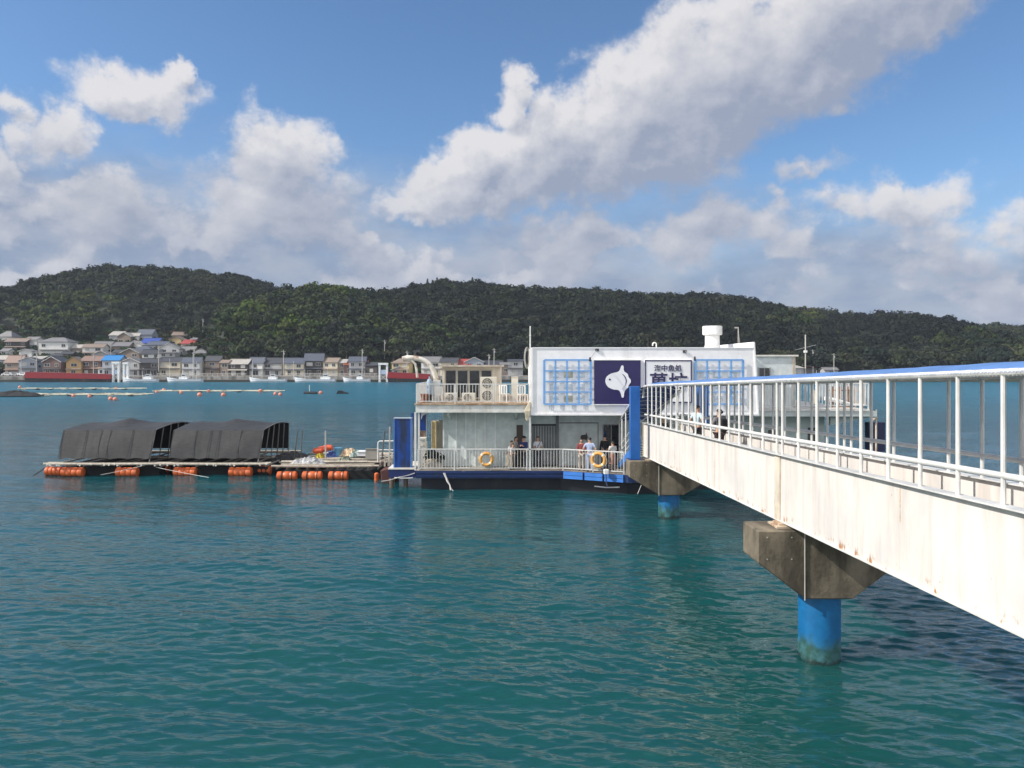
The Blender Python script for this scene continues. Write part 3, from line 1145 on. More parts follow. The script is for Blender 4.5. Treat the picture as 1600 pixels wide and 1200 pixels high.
# ------------------------------------------------------------------ floating restaurant
def build_restaurant():
    YF = 39.45                       # front edge of the deck
    root = thing('floating_restaurant', 'white two-storey floating restaurant on a blue-edged pontoon at the end of the footbridge', 'restaurant', (5.0, 46, 0))
    xl, xr = -4.95, 18.6
    yb = 56.0
    z0 = 1.0
    # pontoon hull: dark sides set back a little, blue fender band round the deck edge
    fr = [(xl, YF), (2.6, YF), (5.75, 37.95), (7.4, 37.95), (9.2, YF), (xr - 1.2, YF)]
    hull = MB()
    hp = [(xl + .25, YF + .35), (2.5, YF + .35), (5.7, 38.4), (7.4, 38.4), (9.0, YF + .4), (xr - 1.6, YF + .4), (xr - 1.6, yb), (xl + .25, yb)]
    hull.prism(hp, -1.0, .60, 'xy')
    hull.build('hull', M('hull_black_blue', (.005, .007, .014), .5, var=.3, stain=(.05, .045, .035), samt=.4, sscale=.9), root)
    dk = MB()
    dk.prism(fr + [(xr - 1.2, yb), (xl, yb)], .60, z0 - .02, 'xy')
    dk.build('deck_edge', M('deck_edge_blue', (.008, .025, .095), .45, var=.2, stain=(.20, .17, .13), samt=.55, sscale=1.8, sstretch=(1, 1, 2), thr=(.57, .72)), root)
    ft = MB()
    ft.prism([(x, y + .06) for x, y in fr] + [(xr - 1.25, yb - .1), (xl + .05, yb - .1)], z0 - .019, z0, 'xy')
    ft.build('deck', deck_m, root)
    # rubbing strakes: two rails along the band; the right hand run is a brighter blue
    rs = MB()
    for z in (.72, .90):
        rs.bar((xl, YF - .02, z), (2.55, YF - .02, z), .05, .05)
    rs.build('rubbing_strake', blue_paint, root)
    d = Vector((5.75 - 2.6, 37.95 - YF, 0)).normalized()
    nn = Vector((-d.y, d.x, 0)) * -1
    for a, b in ((.02, .32), (.35, .62), (.65, .93)):
        p = Vector((2.6, YF, 0)).lerp(Vector((5.75, 37.95, 0)), a) + nn * .04
        q = Vector((2.6, YF, 0)).lerp(Vector((5.75, 37.95, 0)), b) + nn * .04
        f = MB()
        f.bar(p + Vector((0, 0, .88)), q + Vector((0, 0, .88)), .08, .17)
        f.bar(p + Vector((0, 0, .69)), q + Vector((0, 0, .69)), .08, .17)
        f.build('fender_panel', M('fender_blue', (.045, .19, .58), .45, var=.12, stain=(.02, .04, .12), samt=.5), root)

    # ground-floor walls
    yw = 41.2
    gw = MB()
    gw.bx(-3.66, 1.05, yw, yb - 1, z0, 4.02)
    gw.build('ground_floor_wall', pale_wall, root)
    cw = MB()                              # vertical cladding battens
    for px in (693, 713, 728, 743, 758, 774):
        x = xc(px, yw)
        cw.bx(x - .035, x + .035, yw - .05, yw - .002, z0, 4.0)
    cw.build('cladding_battens', M('batten_paint', (.74, .77, .75), .5), root)
    gw = MB()
    gw.bx(1.05, 10.8, yw + .25, yb - 1, z0, 4.02)
    gw.build('ground_floor_wall', M('entrance_wall_paint', (.55, .60, .58), .55, stain=(.35, .38, .36), samt=.4), root)
    gw = MB()
    gw.bx(10.8, 16.8, yw + .1, yb - 1, z0, 4.02)
    gw.build('ground_floor_wall', M('side_wall_paint', (.38, .44, .42), .6, stain=(.25, .27, .25), samt=.5), root)
    # doors and shutters on the ground floor
    p = MB()
    p.bx(xc(807, yw), xc(817, yw), yw - .03, yw - .003, z0, zc(664, yw))
    p.build('side_door', M('brown_door', (.07, .05, .04), .5), root)
    y2 = yw + .25
    fr_ = MB()
    x0, x1 = xc(822, y2), xc(868, y2)
    fr_.bx(x0 - .06, x1 + .06, y2 - .05, y2 - .003, zc(664, y2) - .04, zc(664, y2) + .05)
    fr_.bx(x0 - .06, x1 + .06, y2 - .04, y2 - .003, z0, z0 + .05)
    shade = MB()
    shade.bx(x0, x1, y2 - .02, y2 - .003, z0 + .05, zc(664, y2) - .05)
    sh = shade.build('entrance_grille', M('shutter_grey', (.16, .165, .17), .5), root)
    fr_.build('grille_frame', black, sh)
    bars = MB()
    k = 11
    for i in range(k):
        x = x0 + (x1 - x0) * (i + .5) / k
        bars.bx(x - .03, x + .03, y2 - .06, y2 - .021, z0 + .05, zc(664, y2) - .05)
    bars.build('grille_bars', M('bar_grey', (.34, .36, .36), .5), sh)
    pl = MB()
    pl.bx(xc(868.5, y2), xc(873, y2), y2 - .12, y2 - .003, z0, 4.0)
    pl.build('wall_pillar', M('pillar_dark', (.16, .17, .165), .6), root)
    tr = MB()
    tr.bx(xc(874, y2), xc(934, y2), y2 - .03, y2 - .003, zc(661.5, y2), zc(660, y2))
    tr.bx(xc(934, y2), xc(935, y2), y2 - .03, y2 - .003, z0, zc(660, y2))
    tr.build('wall_trim', M('pillar_dark', (.16, .17, .165)), root)
    g = MB()
    g.bx(xc(943, y2), xc(967, y2), y2 - .015, y2 - .003, z0 + .03, zc(664, y2))
    gd = g.build('entrance_door', glass_dark, root)
    g = MB()
    for a, b in ((941.5, 943), (967, 968.5), (954.5, 955.5)):
        g.bx(xc(a, y2), xc(b, y2), y2 - .05, y2 - .004, z0, zc(663, y2))
    g.bx(xc(943, y2), xc(967, y2), y2 - .05, y2 - .004, zc(664, y2), zc(662.6, y2))
    g.build('door_frame', grey_steel, gd)
    for a, b, c, e in ((1128, 1146, 678, 700), (1200, 1216, 672, 690), (1262, 1276, 668, 700)):
        g = MB()
        yy = yw + (.25 if a < 1120 else .1)
        g.bx(xc(a, yy), xc(b, yy), yy - .02, yy - .003, zc(e, yy), zc(c, yy))
        g.build('window', glass_dark, root)
    # chain locker and fittings along the wall foot
    # posts of the ground-floor gallery
    for px, yy, zt in ((649, YF + .12, 3.98), (654.5, YF + .55, 3.98), (828, YF + .12, 4.0)):
        m = MB()
        x = xc(px, yy)
        m.bx(x - .05, x + .05, yy - .05, yy + .05, z0, zt)
        m.build('gallery_post', white_rail, root)
    # railing along the deck edge
    def railing(pts, ztop, zbot, name, gap=.15, mat=white_rail, posts=True, foot=z0, first=0):
        for si, (a, b) in enumerate(zip(pts[:-1], pts[1:])):
            a, b = Vector((*a, 0)), Vector((*b, 0))
            L = (b - a).length
            m = MB()
            m.bar(a + Vector((0, 0, ztop)), b + Vector((0, 0, ztop)), .06, .05)
            m.bar(a + Vector((0, 0, zbot)), b + Vector((0, 0, zbot)), .045, .04)
            k = max(1, int(L / gap))
            for i in range(1, k):
                p = a.lerp(b, i / k)
                m.bar(p + Vector((0, 0, zbot + .02)), p + Vector((0, 0, ztop - .025)), .026, .026)
            o = m.build(name, mat, root)
            if posts:
                k2 = max(1, round(L / 2.0))
                for i in range(1 if (si > 0 or first) else 0, k2 + 1):
                    p = a.lerp(b, i / k2)
                    pm = MB()
                    pm.bar(p + Vector((0, 0, foot)), p + Vector((0, 0, ztop + .01)), .065, .065)
                    pm.build('railing_post', mat, o)
    railing([(xl + .12, YF + .1), (2.62, YF + .1), (5.55, 38.13)], 2.09, 1.12, 'deck_railing', .155)
    railing([(xl + .12, YF + .2), (xl + .12, 43.5)], 2.09, 1.12, 'deck_railing', .155, first=1)
    railing([(9.3, YF + .1), (17.3, YF + .1)], 2.09, 1.12, 'deck_railing', .2)

    # upper deck slabs, left and right
    sl_ = MB()
    sl_.bx(xl, 1.08, YF, 52, 3.98, 4.37)
    sl_.build('upper_deck_slab', M('upper_slab_paint', (.66, .65, .60), .6, stain=(.36, .30, .22), samt=.55, sscale=1.8, thr=(.5, .7)), root)
    ed = MB()
    ed.bx(xl - .06, 1.08, YF - .06, 52, 4.372, 4.44)
    ed.build('slab_edge', M('rust_edge', (.40, .32, .22), .8, var=.4, stain=RUST, samt=.9, sscale=3, thr=(.4, .65)), root)
    br = MB()
    for x in (-3.3, .2):
        br.hexa([(x - .06, YF + .2, 3.85), (x + .06, YF + .2, 3.85), (x + .06, yw - .003, 3.5), (x - .06, yw - .003, 3.5), (x - .06, YF + .2, 3.976), (x + .06, YF + .2, 3.976), (x + .06, yw - .003, 3.976), (x - .06, yw - .003, 3.976)])
    br.build('slab_bracket', pale_wall, root)
    # corner gusset of the gallery
    gs = MB()
    gs.prism([(xl + .25, 3.978), (xl + .25, 3.6), (xl + .32, 3.8), (xl + .6, 3.93), (xl + 1.2, 3.978)], YF + .3, YF + .36)
    gs.build('gallery_gusset', white_rail, root)
    railing([(xl + .05, YF + .02), (1.02, YF + .02)], 5.44, 4.56, 'upper_railing', .16, foot=4.44)
    railing([(xl + .05, YF + .1), (xl + .05, 47.0)], 5.44, 4.56, 'upper_railing', .16, foot=4.44, first=1)
    yr = 40.3
    sl2 = MB()
    sl2.bx(12.7, 19.15, yr, 52, 3.72, 4.0)
    sl2.build('upper_deck_slab', M('right_slab_paint', (.50, .53, .51), .6, stain=(.30, .24, .17), samt=.5, sscale=2), root)
    ed = MB()
    ed.bx(12.7, 18.75, yr - .05, 52, 4.002, 4.10)
    ed.build('slab_edge', M('pale_edge', (.62, .60, .55), .7, stain=RUST, samt=.6, sscale=3), root)
    railing([(12.75, yr), (18.7, yr)], 5.45, 4.3, 'upper_railing', .16, foot=4.1)
    railing([(18.7, yr + .1), (18.7, 47)], 5.45, 4.3, 'upper_railing', .16, foot=4.1, first=1)
    wd = MB()
    wd.prism([(16.8, 3.716), (19.1, 3.716), (16.8, 3.25)], yr + .2, yr + .5)
    wd.build('slab_bracket', M('bracket_green_grey', (.26, .31, .29), .6), root)
    # upper cabin on the left deck
    yc_ = 42.6
    c = MB()
    xa, xb = xc(691, yc_), xc(782, yc_)
    zt = zc(573, yc_)
    zb_ = 4.44
    wx0, wx1 = xc(695, yc_), xc(769, yc_)
    wz0, wz1 = 4.55, zc(577.5, yc_)
    c.bx(xa, wx0, yc_, 48, zb_, zt)
    c.bx(wx1, xb, yc_, 48, zb_, zt)
    c.bx(wx0, wx1, yc_, 48, wz1, zt)
    c.bx(wx0, wx1, yc_ + .3, 48, zb_, wz1)
    cab = c.build('upper_cabin', M('cabin_cream', (.58, .53, .43), .6, stain=(.33, .25, .17), samt=.5, sscale=1.5), root)
    rf = MB()
    rf.bx(xa - .2, xb + .15, yc_ - .3, 48.3, zt, zt + .1)
    rf.build('cabin_roof', M('cabin_roof_edge', (.45, .40, .33), .8, var=.3, stain=RUST, samt=.6, sscale=2), cab)
    for i in range(4):
        a = wx0 + (wx1 - wx0) * i / 4
        b = wx0 + (wx1 - wx0) * (i + 1) / 4
        w = MB()
        w.bx(a + .05, b - .05, yc_ + .12, yc_ + .15, wz0 + .05, wz1 - .05)
        w.build('sliding_window', glass_dark, cab)
        w = MB()
        for x in (a + .03, b - .03):
            w.bx(x - .03, x + .03, yc_ + .08, yc_ + .2, wz0, wz1)
        w.bx(a + .06, b - .06, yc_ + .08, yc_ + .2, wz1 - .06, wz1)
        w.bx(a + .06, b - .06, yc_ + .08, yc_ + .2, wz0, wz0 + .06)
        w.build('window_frame', M('aluminium_frame', (.42, .38, .32), .4, metal=.3), cab)
    # upper cabin on the right
    c = MB()
    ya = 42.2
    x0, x1 = xc(1181, ya), xc(1243, ya)
    c.bx(x0, x1, ya, 50, 4.1, zc(557, ya))
    cab = c.build('upper_cabin', M('right_cabin_paint', (.62, .66, .65), .55, stain=(.42, .36, .27), samt=.45, sscale=1.5), root)
    rf = MB()
    rf.bx(x0 - .05, x1 + .12, ya - .12, 50.2, zc(557, ya), zc(554.5, ya))
    rf.build('cabin_roof', old_white, cab)
    w = MB()
    w.bx(xc(1186, ya), xc(1202, ya), ya - .02, ya - .003, zc(598, ya), zc(575, ya))
    w.build('window', glass_dark, cab)
    w = MB()
    for a, b, cc, dd in ((1184.5, 1186, 574, 599), (1202, 1203.5, 574, 599), (1193.4, 1194.6, 575, 598)):
        w.bx(xc(a, ya), xc(b, ya), ya - .05, ya - .004, zc(dd, ya), zc(cc, ya))
    w.build('window_frame', grey_steel, cab)
    pp = MB()
    pp.tube([(xc(1239.5, ya), ya - .08, 4.1), (xc(1239.5, ya), ya - .08, zc(558, ya))], .035, 8)
    pp.build('downpipe', M('rusty_pipe', (.34, .24, .15), .7, var=.4), cab)

    # big white sign storey in the middle
    ys = 39.2
    zt, zb_ = zc(543.5, ys), zc(648.5, ys)
    x0, x1 = xc(831, ys), xc(1179, ys)
    s = MB()
    s.hexa([(x0, ys + .05, zb_), (x1 + .22, ys + .05, zb_), (x1 + .22, 47, zb_), (x0, 47, zb_), (x0, ys + .05, zt), (x1, ys + .05, zt), (x1, 47, zt), (x0, 47, zt)])
    box = s.build('sign_storey', sign_white, root)
    rm = MB()
    rm.hexa([(x0 - .02, ys - .0, zb_ - .02), (x0 + .05, ys - .0, zb_ - .02), (x0 + .05, 47, zb_ - .02), (x0 - .02, 47, zb_ - .02), (x0 - .02, ys, zt + .02), (x0 + .05, ys, zt + .02), (x0 + .05, 47, zt + .02), (x0 - .02, 47, zt + .02)])
    rm.hexa([(x1 + .16, ys, zb_ - .02), (x1 + .24, ys, zb_ - .02), (x1 + .24, 47, zb_ - .02), (x1 + .16, 47, zb_ - .02), (x1 - .06, ys, zt + .3), (x1 + .02, ys, zt + .3), (x1 + .02, 47, zt + .3), (x1 - .06, 47, zt + .3)])
    rm.bx(x0 + .05, x1 + .16, ys + .0, ys + .05, zb_ - .02, zb_ + .08)
    rm.bx(x0 + .05, x1 - .05, ys + .02, ys + .06, zt - .03, zt + .03)
    rm.build('rim', sign_white, box)
    for px in (866, 888, 907, 1100, 1122, 1144):
        for py0, py1 in ((579, 590), (600, 612), (618, 628)):
            w = MB()
            yy = ys + .047
            w.bx(xc(px - 7, yy), xc(px + 7, yy), yy - .012, yy + .01, zc(py1, yy), zc(py0, yy))
            w.build('window', M('frosted_window', (.40, .38, .30), .2, var=.15) if (px, py0) in ((888, 579), (888, 618)) else M('pale_window', (.58, .62, .66), .25, var=.12), box)
    # soffit shadow gap and lower fascia
    return root


restaurant = build_restaurant()


# ------------------------------------------------------------------ signs, screens and gear on the restaurant
def text_mesh(txt, size, mat, name, parent, origin, extrude=.012, bold=0.0, sx=1.0):
    cu = bpy.data.curves.new(name, 'FONT')
    cu.body = txt
    cu.size = size
    cu.align_x = 'CENTER'
    cu.align_y = 'CENTER'
    cu.extrude = extrude
    cu.offset = bold
    to = bpy.data.objects.new(name + '_tmp', cu)
    COL.objects.link(to)
    dg = bpy.context.evaluated_depsgraph_get()
    me = bpy.data.meshes.new_from_object(to.evaluated_get(dg))
    bpy.data.objects.remove(to)
    me.transform(Matrix.Translation(Vector(origin) - OFF[parent.name]) @ Matrix.Rotation(R(90), 4, 'X') @ Matrix.Diagonal((sx, 1, 1, 1)))
    me.materials.clear()
    me.materials.append(mat)
    o = bpy.data.objects.new(name, me)
    COL.objects.link(o)
    o.parent = parent
    return o


def build_signs():
    ys = 39.12
    # navy sign with the white fish emblem
    x0, x1, z0, z1 = xc(928.5, ys), xc(1001, ys), zc(631.5, ys), zc(563, ys)
    root = thing('restaurant_sign', 'square navy sign with a white sunfish emblem on the white restaurant front', 'sign', ((x0 + x1) / 2, ys + .1, z0), group='signs on the restaurant front')
    b = MB()
    b.bx(x0, x1, ys, ys + .125, z0, z1)
    b.build('sign_board', navy, root)
    e = MB()
    e.bx(x0 - .03, x1 + .03, ys - .02, ys + .12, z0 - .05, z0 - .002)
    e.build('sign_edging', white_paint, root)
    e = MB()
    e.bx(x0 - .03, x1 + .03, ys - .02, ys + .12, z1 + .002, z1 + .03)
    e.build('sign_edging', white_paint, root)

    def E(px, py):
        # emblem coordinates are the zoomed column and row of the sign close-up, 7.5 per photo pixel
        return xc(810 + px / 7.5, ys), zc(500 + py / 7.5, ys)
    out = [(1018, 720), (1022, 690), (1034, 665), (1055, 645), (1085, 628), (1120, 618), (1155, 612), (1178, 600), (1190, 580), (1200, 552), (1207, 535), (1219, 530), (1230, 538), (1234, 555),
           (1233, 580), (1240, 603), (1262, 618), (1280, 632), (1288, 655), (1292, 672), (1310, 692), (1318, 712), (1316, 732), (1300, 752), (1290, 765), (1288, 790), (1275, 800), (1258, 815), (1245, 835),
           (1238, 860), (1236, 890), (1230, 908), (1220, 912), (1210, 905), (1204, 880), (1195, 850), (1183, 828), (1160, 818), (1120, 816), (1085, 805), (1050, 785), (1028, 755)]
    f = MB()
    f.prism([E(a, c) for a, c in out], ys - .02, ys - .002)
    em = f.build('fish_emblem', emblem_white, root)
    ey = MB()
    cx, cz = E(1070, 697)
    ey.lathe([(.05, -.012), (.05, 0)], (cx, ys - .0205, cz), 16, 'y')
    ey.build('emblem_eye', navy_dark, em)
    arc = [(1205, 628), (1225, 645), (1243, 668), (1254, 695), (1258, 722), (1252, 755), (1238, 785), (1212, 808), (1236, 790), (1256, 760), (1269, 725), (1266, 695), (1252, 662), (1232, 640)]
    a = MB()
    a.prism([E(p, q) for p, q in arc], ys - .028, ys - .021)
    a.build('emblem_line', navy_dark, em)
    # white name sign
    x0, x1, z0, z1 = xc(1007.5, ys), xc(1081, ys), zc(629.5, ys), zc(562.5, ys)
    root = thing('restaurant_sign', 'white sign with navy border and dark Japanese lettering on the restaurant front', 'sign', ((x0 + x1) / 2, ys + .1, z0), group='signs on the restaurant front')
    b = MB()
    b.bx(x0, x1, ys, ys + .125, z0, z1)
    b.build('sign_board', emblem_white, root)
    e = MB()
    w = .06
    for q in ((x0, x1, z1 - w, z1), (x0, x1, z0, z0 + w), (x0, x0 + w, z0 + w, z1 - w), (x1 - w, x1, z0 + w, z1 - w)):
        e.bx(q[0], q[1], ys - .015, ys - .002, q[2], q[3])
    e.build('sign_border', navy, root)
    cx = (x0 + x1) / 2
    text_mesh('海中魚処', .355, navy_dark, 'lettering', root, (cx - .02, ys - .012, zc(576, ys)), bold=.004)
    text_mesh('萬坊', .98, navy_dark, 'lettering', root, (cx, ys - .012, zc(599, ys)), bold=.016, sx=1.0)
    # gooseneck lamps reaching out over the signs
    for (px, py, ex, ey_, lb) in ((933, 546.5, 922, 561, 'slender black sign lamp on a thin arm above the navy sign'), (1070, 549, 1086, 560, 'slender black sign lamp on a thin arm right of the lettered sign')):
        r = thing('sign_lamp', lb, 'lamp', tuple(W(px, py, 39.2)), group='sign lamps on the restaurant front')
        m = MB()
        a = Vector((xc(px, 39.2), 39.3, zc(py, 39.2)))
        q = Vector((xc(ex, 38.6), 38.65, zc(ey_, 38.6)))
        m.tube([a, a + Vector((0, -.1, .02)), q], .014, 6)
        m.build('lamp_arm', grey_steel, r)
        m = MB()
        m.bx(a.x - .09, a.x + .09, 39.18, 39.3, a.z - .06, a.z + .06)
        m.build('mount', black, r)
        m = MB()
        d = (q - a).normalized()
        m.lathe([(.03, .1), (.05, .05), (.06, -.12)], tuple(q), 10)
        m.build('lamp_head', black, r, smooth=True)

    # light-blue lattice screens in front of the windows
    for (xs, zs, lb) in (((850.5, 868, 886, 904.5, 923), (562.5, 579.5, 596, 612.5, 631.5), 'light blue lattice screen left of the navy sign'),
                         ((1087, 1105, 1124, 1142.5, 1161), (562.5, 579.5, 596, 612.5, 631.5), 'light blue lattice screen at the right end above the bridge')):
        yl = 39.165
        r = thing('lattice_screen', lb, 'screen', (xc(xs[2], yl), yl, zc(zs[-1], yl)), group='lattice screens on the restaurant front')
        m = MB()
        for i, x in enumerate(xs):
            w = .055 if i in (0, 4) else .045
            m.bx(xc(x, yl) - w, xc(x, yl) + w, yl - .02, yl + .02, zc(zs[-1], yl), zc(zs[0], yl))
        for i, z in enumerate(zs):
            w = .045 if i in (0, 4) else .035
            m.bx(xc(xs[0], yl), xc(xs[-1], yl), yl - .032, yl - .021, zc(z, yl) - w, zc(z, yl) + w)
        m.build('lattice', light_blue, r)
        for x in (xs[1], xs[3]):
            for z in (zs[1], zs[3]):
                k = MB()
                p = Vector((xc(x, yl), yl + .02, zc(z, yl)))
                k.bar(p, p + Vector((.0, .06, .0)), .05, .05)
                k.build('bracket', steel, r)

    # roof gear
    y = 43.0
    r = thing('roof_ventilator', 'fat white mushroom ventilator standing on the restaurant roof', 'ventilator', (xc(1113, y), y, 7.25))
    m = MB()
    m.lathe([(.62, -.1), (.45, .12), (.40, .3), (.40, zc(524, y) - 7.25)], (xc(1113, y), y, 7.25), 28)
    m.build('vent_pipe', white_paint, r, smooth=True)
    m = MB()
    m.lathe([(.5, 0), (.54, .03), (.54, zc(509.5, y) - zc(523.5, y) - .02), (.5, zc(509.5, y) - zc(523.5, y))], (xc(1113, y), y, zc(523.5, y)), 28)
    m.build('vent_cap', white_paint, r, smooth=True)
    y = 42.0
    m = MB()
    x = xc(1025.5, y)
    z = zc(543, y)
    m.tube([(x, y, z - .1), (x, y, z + .15)] + [(x - .1 + .1 * math.cos(a), y, z + .17 + .1 * math.sin(a)) for a in [k * math.pi / 7 for k in range(8)]] + [(x - .2, y, z + .1)], .035, 8)
    tag(m.build('roof_pipe', white_paint, None, smooth=True), 'small white hooked vent pipe on the restaurant roof edge', 'pipe')
    m = MB()
    y = 39.3
    x = xc(828.5, y)
    m.tube([(x, y, 3.9), (x, y, zc(509.5, y))], [.045, .03], 8)
    m.tube([(x, y, zc(525, y)), (x + .0, y, zc(524, y))], .055, 8)
    tag(m.build('flag_pole', white_paint, None, smooth=True), 'thin white pole standing at the left corner of the sign storey', 'pole')
    m = MB()
    y = 44.0
    x = xc(1153.5, y)
    z = zc(545, y)
    m.tube([(x, y, z - .1), (x, y, zc(511, y))], .025, 6)
    m.tube([(x + .12, y, z - .1), (x + .02, y, zc(519, y))], .018, 6)
    m.bx(x - .2, x + .02, y - .02, y + .02, zc(513, y), zc(511, y))
    tag(m.build('wind_vane', M('vane_metal', (.45, .42, .38), .5), None), 'small wind vane mast at the right end of the restaurant roof', 'mast')
    # aerial on the right cabin
    y = 43.5
    x = xc(1258.5, y)
    r = thing('aerial_mast', 'tall aerial mast with crossed rods beside the right cabin', 'aerial', (x, y, 4.1))
    m = MB()
    m.tube([(x, y, 4.1), (x, y, zc(523, y))], .035, 8)
    m.build('mast', M('mast_metal', (.5, .47, .42), .5), r)
    m = MB()
    m.tube([tuple(W(1242, 547, y)), tuple(W(1275, 539, y))], .014, 6)
    m.build('cross_rod', grey_steel, r)
    m = MB()
    m.bx(x - .08, x + .08, y - .08, y + .08, zc(551, y), zc(547.5, y))
    m.build('junction_box', white_paint, r)
    # hose coil and hanging line by the sign corner
    y = 39.28
    m = MB()
    for k in range(3):
        rr = .42 - .05 * k
        m.tube([(xc(823.5, y) + .18 * math.sin(a) * (.8 - .15 * k), y + .05 + .04 * k, zc(559, y) + rr * math.cos(a) * 1.3) for a in [i * 2 * math.pi / 18 for i in range(18)]], .018, 6, closed=True)
    tag(m.build('cable_coil', M('pale_cable', (.45, .43, .38), .6)), 'loose coil of pale cable hung at the sign corner', 'cable')
    m = MB()
    rnd = random.Random(4)
    for k in range(6):
        dx_ = rnd.uniform(-.12, .12)
        m.tube([(xc(828, y) + dx_ * .3, y - .05, zc(628, y)), (xc(826, y) + dx_ - .06, y - .1, zc(642, y)), (xc(825, y) + dx_ * .6 - .04, y - .08, zc(658 - rnd.random() * 6, y))], [.03, .05, .02], 6)
    tag(m.build('rope_bundle', M('bundle_rope', (.60, .52, .38), .85, var=.25)), 'bundle of straw-coloured rope hanging at the sign corner', 'rope')


build_signs()
# ------------------------------------------------------------------ the town across the bay
WALLS = {
    'white': M('house_white', (.66, .65, .62), .7), 'cream': M('house_cream', (.56, .50, .38), .7), 'grey': M('house_grey', (.36, .36, .36), .7),
    'brown': M('house_brown', (.22, .175, .14), .7), 'dark': M('house_dark', (.055, .048, .045), .7), 'orange': M('house_orange', (.42, .27, .12), .7),
    'red': M('house_red_brown', (.13, .08, .068), .7), 'bluegrey': M('house_blue_grey', (.30, .33, .38), .7), 'yellow': M('house_yellow', (.50, .38, .19), .7), 'pink': M('house_pink', (.50, .36, .29), .7),
}
ROOFS = {
    'grey': M('tiles_grey', (.17, .165, .165), .6, scale=1.5), 'dark': M('tiles_dark', (.055, .056, .062), .55, scale=1.5), 'blue': M('tiles_blue_grey', (.085, .095, .12), .5, scale=1.5),
    'brown': M('tiles_brown', (.22, .17, .135), .65, scale=1.5), 'rust': M('tiles_rusty_red', (.21, .135, .105), .65, scale=1.5), 'pale': M('tiles_pale', (.36, .335, .30), .6, scale=1.5),
    'sky': M('sheet_bright_blue', (.02, .17, .42), .5), 'royal': M('sheet_royal_blue', (.025, .06, .27), .5), 'red': M('sheet_red', (.36, .07, .06), .5), 'orange': M('tiles_orange_red', (.34, .095, .05), .6),
}
trim_m = M('house_trim', (.55, .53, .49), .6)
win_m = M('house_window_glass', (.035, .04, .045), .15)
RND = random.Random(21)


def roof_mesh(m, w, d, ze, zr, typ, oh=.45, th=.16):
    a, b = w / 2 + oh, d / 2 + oh
    if typ == 'side':
        pts = [(-b, ze), (0, zr), (b, ze), (b, ze - th), (0, zr - th * 1.3), (-b, ze - th)]
        m.prism(pts, -a, a, 'yz')
    elif typ == 'gable':
        pts = [(-a, ze), (0, zr), (a, ze), (a, ze - th), (0, zr - th * 1.3), (-a, ze - th)]
        m.prism(pts, -b, b, 'xz')
    elif typ == 'hip':
        r = max(.4, a - b * .85) if a > b else .4
        m.add([(-a, -b, ze), (a, -b, ze), (a, b, ze), (-a, b, ze), (-r, 0, zr), (r, 0, zr), (-a, -b, ze - th), (a, -b, ze - th), (a, b, ze - th), (-a, b, ze - th)],
              [(0, 1, 5, 4), (1, 2, 5), (2, 3, 4, 5), (3, 0, 4), (0, 6, 7, 1), (1, 7, 8, 2), (2, 8, 9, 3), (3, 9, 6, 0), (9, 8, 7, 6)])
    else:
        m.hexa([(-a, -b, ze - th), (a, -b, ze - th), (a, b, zr - th), (-a, b, zr - th), (-a, -b, ze), (a, -b, ze), (a, b, zr), (-a, b, zr)])


